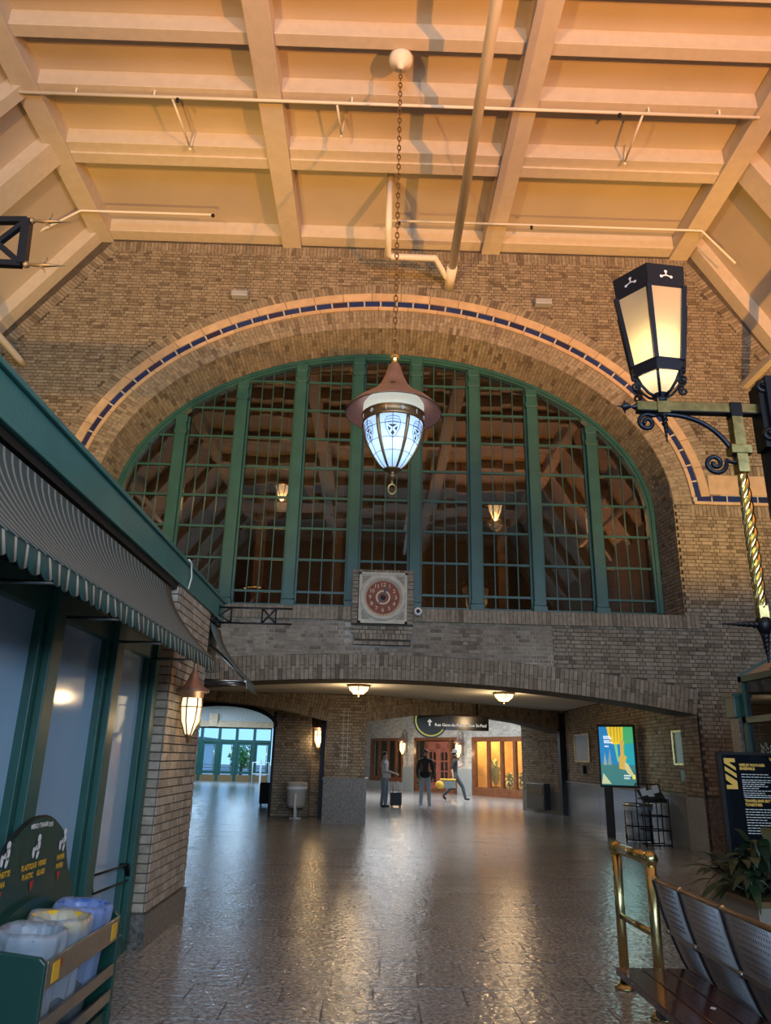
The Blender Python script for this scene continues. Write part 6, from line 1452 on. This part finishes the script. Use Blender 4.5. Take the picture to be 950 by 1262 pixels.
# ================================================================== PEOPLE
mat('skin', (0.58, 0.36, 0.27), 0.6); mat('hair_black', (0.012, 0.010, 0.010), 0.6); mat('cloth_lightgrey', (0.36, 0.36, 0.37), 0.85); mat('cloth_greyblue', (0.15, 0.19, 0.23), 0.85)
mat('cloth_black', (0.012, 0.012, 0.014), 0.8); mat('cloth_charcoal', (0.035, 0.032, 0.034), 0.8); mat('jeans_pale', (0.34, 0.40, 0.45), 0.85, noise=(12, 0.15)); mat('cloth_darkgrey', (0.06, 0.07, 0.075), 0.85); mat('shoe_white', (0.8, 0.8, 0.82), 0.6); mat('shoe_dark', (0.02, 0.02, 0.022), 0.6); mat('hat_felt', (0.12, 0.115, 0.11), 0.9)
def figure(name, label, loc, rz, J, zones, mats, scale=1.0):
    """J: joint -> (x, y, z, radius); bones listed in zones as (a, b, zone). One continuous skinned body."""
    names = list(J); idx = {n: i for i, n in enumerate(names)}
    me = bpy.data.meshes.new(name); me.from_pydata([J[n][:3] for n in names], [(idx[a], idx[b]) for a, b, _ in zones], [])
    ob = bpy.data.objects.new(name, me); COL.objects.link(ob)
    md = ob.modifiers.new('skin', 'SKIN'); md.use_smooth_shade = True; md.branch_smoothing = 0.6
    for i, n in enumerate(names):
        sv = me.skin_vertices[0].data[i]; r = J[n][3]; sv.radius = r if isinstance(r, tuple) else (r, r); sv.use_root = (n == 'pelvis')
    sd = ob.modifiers.new('sub', 'SUBSURF'); sd.levels = 2; sd.render_levels = 2
    dg = bpy.context.evaluated_depsgraph_get(); nm = bpy.data.meshes.new_from_object(ob.evaluated_get(dg))
    ob.modifiers.clear(); ob.data = nm; bpy.data.meshes.remove(me)
    zn = list(mats); nm.materials.clear()
    for z in zn: nm.materials.append(MATS[mats[z]])
    seg = [(Vector(J[a][:3]), Vector(J[b][:3]), zn.index(z), (max(J[a][3]) if isinstance(J[a][3], tuple) else J[a][3])) for a, b, z in zones]
    for p in nm.polygons:
        c = p.center; best = None
        for a, b, z, r in seg:
            d = b-a; t = max(0, min(1, (c-a).dot(d)/d.length_squared)); q = (a+d*t-c).length/(r+0.02)
            if best is None or q < best[0]: best = (q, z)
        p.material_index = best[1]; p.use_smooth = True
    t_ = thing(name, label, 'person', loc, rz); t_.scale = (scale,)*3; ob.name = 'body'; ob.parent = t_
    return t_
def add_hand(J, Z, s, w, d, p):
    """palm and five bent fingers from wrist w; d = finger direction, p = palm normal"""
    w = Vector(w); d = Vector(d).normalized(); p = Vector(p).normalized(); t = d.cross(p)
    J[s+'palm'] = (*(w+d*0.05), (0.03, 0.018)); Z.append((s+'wrist', s+'palm', 'skin'))
    for i, ln in enumerate((0.07, 0.08, 0.075, 0.06)):
        b = w+d*0.085+t*(0.027-0.018*i); m = b+d*(ln*0.5)+p*0.012; e = m+d*(ln*0.3)+p*0.03
        for k, q, r in (('a', b, 0.011), ('b', m, 0.010), ('c', e, 0.008)): J['%sf%d%s' % (s, i, k)] = (*q, r)
        Z += [(s+'palm', '%sf%da' % (s, i), 'skin'), ('%sf%da' % (s, i), '%sf%db' % (s, i), 'skin'), ('%sf%db' % (s, i), '%sf%dc' % (s, i), 'skin')]
    q = w+d*0.045+t*0.04+p*0.01; e = q+d*0.035+t*0.018+p*0.02
    J[s+'th1'] = (*q, 0.012); J[s+'th2'] = (*e, 0.009); Z += [(s+'palm', s+'th1', 'skin'), (s+'th1', s+'th2', 'skin')]
def base_body(hipz=0.93):
    J = {'pelvis': (0, 0, hipz+0.03, (0.15, 0.105)), 'waist': (0, 0.0, 1.12, (0.135, 0.10)), 'chest': (0, 0.0, 1.30, (0.165, 0.115)), 'upper': (0, 0.005, 1.42, (0.13, 0.09)), 'neck': (0, 0.0, 1.50, 0.055), 'jaw': (0, -0.015, 1.565, (0.062, 0.07)), 'skull': (0, -0.005, 1.65, (0.078, 0.09)), 'crown': (0, 0.005, 1.715, (0.055, 0.065)), 'nose': (0, -0.105, 1.605, 0.012)}
    Z = [('pelvis', 'waist', 'top'), ('waist', 'chest', 'top'), ('chest', 'upper', 'top'), ('upper', 'neck', 'top'), ('neck', 'jaw', 'skin'), ('jaw', 'skull', 'skin'), ('skull', 'crown', 'skin'), ('jaw', 'nose', 'skin')]
    return J, Z
def legs(J, Z, L, Rr, wide=1.0):
    """each leg: hip, knee, ankle, toe points"""
    for s, (h, k, a, t) in (('L', L), ('R', Rr)):
        J[s+'hip'] = (*h, 0.09*wide); J[s+'knee'] = (*k, 0.062*wide); J[s+'shin'] = (*(Vector(k).lerp(Vector(a), 0.45)), 0.055*wide); J[s+'ankle'] = (*a, 0.048*wide); J[s+'heel'] = (a[0], a[1]+0.01, a[2]-0.055, 0.04); J[s+'toe'] = (*t, (0.04, 0.028))
        Z += [('pelvis', s+'hip', 'legs'), (s+'hip', s+'knee', 'legs'), (s+'knee', s+'shin', 'legs'), (s+'shin', s+'ankle', 'legs'), (s+'ankle', s+'heel', 'shoe'), (s+'heel', s+'toe', 'shoe')]
def arms(J, Z, s, sh, el, wr, sleeve='top', fore='top', wide=1.0):
    J[s+'shoulder'] = (*sh, 0.062*wide); J[s+'elbow'] = (*el, 0.046*wide); J[s+'wrist'] = (*wr, 0.033)
    Z += [('upper', s+'shoulder', 'top'), (s+'shoulder', s+'elbow', sleeve), (s+'elbow', s+'wrist', fore)]
def face(t_, hair, kind, hz=1.655):
    for s in (-1, 1):
        MB().sphere((s*0.03, -0.083, 1.635), 0.011, 6).build('eye', 'black', t_, local=True); MB().sphere((s*0.083, 0.0, 1.61), 0.022, 6, (0.5, 1, 1.4)).build('ear', 'skin', t_, local=True)
    m_ = MB(); m_.box(-0.024, 0.024, -0.092, -0.08, 1.563, 1.571); m_.build('mouth', mat('lip', (0.30, 0.10, 0.08), 0.6), t_, local=True)
    m_ = MB(); n = 16; V = []; rows = 7
    for i in range(rows+1):
        th = (PI*0.62)*i/rows
        for k in range(n):
            a = 2*PI*k/n; front = max(0, -math.sin(a)); low = th*(1-0.42*front) if kind != 'long' else th*(1.25-0.62*front)
            V.append((0.094*math.sin(low)*math.cos(a), 0.008+0.106*math.sin(low)*math.sin(a), hz+0.098*math.cos(low)))
    m_.add(V, [(i*n+k, i*n+(k+1) % n, (i+1)*n+(k+1) % n, (i+1)*n+k) for i in range(rows) for k in range(n)], True); o = m_.build('hair', hair, t_, local=True); sd = o.modifiers.new('thick', 'SOLIDIFY'); sd.thickness = 0.012; sd.offset = 1
# woman in pale jacket, side on, hand on suitcase handle
J, Z = base_body()
legs(J, Z, ((0.09, 0, 0.90), (0.10, -0.03, 0.50), (0.10, 0.0, 0.09), (0.10, -0.16, 0.03)), ((-0.09, 0, 0.90), (-0.10, -0.02, 0.50), (-0.10, 0.05, 0.09), (-0.10, -0.11, 0.03)), 1.25)
arms(J, Z, 'L', (0.17, 0.0, 1.41), (0.23, 0.03, 1.13), (0.19, -0.30, 1.06)); arms(J, Z, 'R', (-0.17, 0.0, 1.41), (-0.22, 0.0, 1.12), (-0.12, -0.24, 1.10))
add_hand(J, Z, 'L', (0.19, -0.30, 1.06), (0.0, -1, -0.2), (0, 0, -1)); add_hand(J, Z, 'R', (-0.12, -0.24, 1.10), (0.5, -1, 0), (0, 0, -1))
p = at_z(473, 994.5)
w1 = figure('person', 'person in a pale jacket and wide grey trousers holding a suitcase handle', (p.x, p.y, 0), math.radians(62), J, Z, {'top': 'cloth_lightgrey', 'legs': 'cloth_greyblue', 'skin': 'skin', 'shoe': 'shoe_dark'}, 0.965)
face(w1, 'hair_black', 'short')
t_ = thing('shoulder_bag', 'small white shoulder bag at the hip of the person in the pale jacket', 'bag', (p.x+0.0, p.y-0.26, 0.93)); m_ = MB(); m_.box(p.x-0.05, p.x+0.2, p.y-0.28, p.y-0.17, 0.88, 1.02); m_.build('pouch', mat('bag_white', (0.55, 0.53, 0.52), 0.6), t_, bevel=0.03); m_ = MB(); m_.tube([(p.x-0.15, p.y-0.25, 1.05), (p.x-0.09, p.y-0.16, 1.3), (p.x+0.03, p.y-0.02, 1.45)], 0.012, 6); m_.build('strap', 'cloth_charcoal', t_)
q = at_z(487.5, 995); suitcase('navy upright suitcase with raised handle beside the person in the pale jacket', (q.x, q.y, 0), 0.36, 0.25, 0.40, mat('case_navy', (0.01, 0.018, 0.035), 0.5), 0.1, 0.36)
# man in dark jacket walking to the viewer
J, Z = base_body()
legs(J, Z, ((0.09, 0, 0.90), (0.10, -0.06, 0.50), (0.12, -0.10, 0.09), (0.14, -0.26, 0.03)), ((-0.09, 0, 0.90), (-0.12, -0.01, 0.50), (-0.14, 0.08, 0.09), (-0.15, -0.08, 0.03)), 1.12)
arms(J, Z, 'L', (0.185, 0.0, 1.41), (0.25, 0.03, 1.13), (0.24, -0.04, 0.90), wide=1.2); arms(J, Z, 'R', (-0.185, 0.0, 1.41), (-0.26, 0.02, 1.13), (-0.24, -0.05, 0.90), wide=1.2)
add_hand(J, Z, 'L', (0.24, -0.04, 0.90), (0, -0.1, -1), (-1, 0, 0)); add_hand(J, Z, 'R', (-0.24, -0.05, 0.90), (0, -0.1, -1), (1, 0, 0))
p = at_z(524, 996.5)
w2 = figure('person', 'person in a dark jacket and pale jeans walking towards the viewer', (p.x, p.y, 0), 0.0, J, Z, {'top': 'cloth_charcoal', 'legs': 'jeans_pale', 'skin': 'skin', 'shoe': 'shoe_white'}, 1.02)
face(w2, 'hair_black', 'short')
t_ = thing('waist_pack', 'black waist pack worn in front by the person in the dark jacket', 'bag', (p.x, p.y-0.2, 1.0)); m_ = MB(); m_.sphere((p.x-0.02, p.y-0.17, 1.03), 0.15, 14, (1.15, 0.55, 0.8)); m_.build('pouch', 'cloth_black', t_); m_ = MB(); m_.tube([(p.x+0.155*math.cos(2*PI*i/16), p.y+0.125*math.sin(2*PI*i/16), 1.08) for i in range(16)], 0.018, 6, closed=True); m_.build('belt', 'cloth_black', t_)
m_ = MB(); m_.lathe([(0.095, 1.60), (0.088, 1.66), (0.06, 1.70)], (0, 0.005, 0), 14)
# man with hat striding right, carrying a yellow-topped case
J, Z = base_body()
legs(J, Z, ((0.08, 0, 0.88), (0.09, -0.26, 0.52), (0.10, -0.36, 0.13), (0.10, -0.52, 0.08)), ((-0.08, 0, 0.88), (-0.09, 0.10, 0.50), (-0.09, 0.42, 0.20), (-0.09, 0.32, 0.05)), 1.15)
arms(J, Z, 'L', (0.18, 0.0, 1.41), (0.23, -0.02, 1.15), (0.20, -0.26, 1.25), 'top', 'skin'); arms(J, Z, 'R', (-0.18, 0.0, 1.41), (-0.25, 0.10, 1.14), (-0.25, 0.06, 0.90), 'top', 'skin')
add_hand(J, Z, 'L', (0.20, -0.26, 1.25), (0, -0.4, 1), (-1, 0, 0)); add_hand(J, Z, 'R', (-0.25, 0.06, 0.90), (0, 0, -1), (1, 0, 0))
p = at_z(561, 987.5)
w3 = figure('person', 'person in a hat and black shirt striding to the right with a yellow-topped case', (p.x, p.y, 0), math.radians(78), J, Z, {'top': 'cloth_black', 'legs': 'cloth_darkgrey', 'skin': 'skin', 'shoe': 'shoe_dark'}, 1.03)
face(w3, 'hair_black', 'short')
m_ = MB(); m_.lathe([(0.17, 1.685), (0.175, 1.69), (0.10, 1.70), (0.098, 1.78), (0.06, 1.815), (0.0, 1.81)], (0, 0.0, 0), 20); m_.build('hat', 'hat_felt', w3, local=True)
R3 = Matrix.Rotation(math.radians(78), 3, 'Z'); hp_ = Vector((p.x, p.y, 0))+R3 @ Vector((-0.26, 0.06, 0.8))*1.03
cb = Vector((hp_.x-0.22, hp_.y-0.12, 0.47)); t_ = thing('tool_case', 'grey carry case with yellow lid held by the person in the hat', 'case', cb)
m_ = MB(); m_.box(cb.x-0.24, cb.x+0.3, cb.y-0.13, cb.y+0.13, 0.47, 0.74); m_.build('body', mat('case_grey', (0.20, 0.23, 0.22), 0.5), t_, bevel=0.02); m_ = MB(); m_.box(cb.x-0.26, cb.x+0.32, cb.y-0.14, cb.y+0.14, 0.74, 0.80); m_.build('lid', 'yellow', t_, bevel=0.02)
m_ = MB(); m_.lathe([(0.0, -0.14), (0.14, -0.14), (0.14, 0.14), (0.0, 0.14)], (cb.x-0.28, cb.y, 0.58), 20, M=Matrix.Rotation(PI/2, 3, 'X')); m_.build('round_end', 'yellow', t_); m_ = MB(); m_.tube([(cb.x+0.08, cb.y, 0.8), (cb.x+0.1, cb.y, 0.86), (cb.x+0.3, cb.y+0.0, 0.86), (cb.x+0.31, cb.y, 0.8)], 0.015, 6); m_.build('grip', 'black', t_)
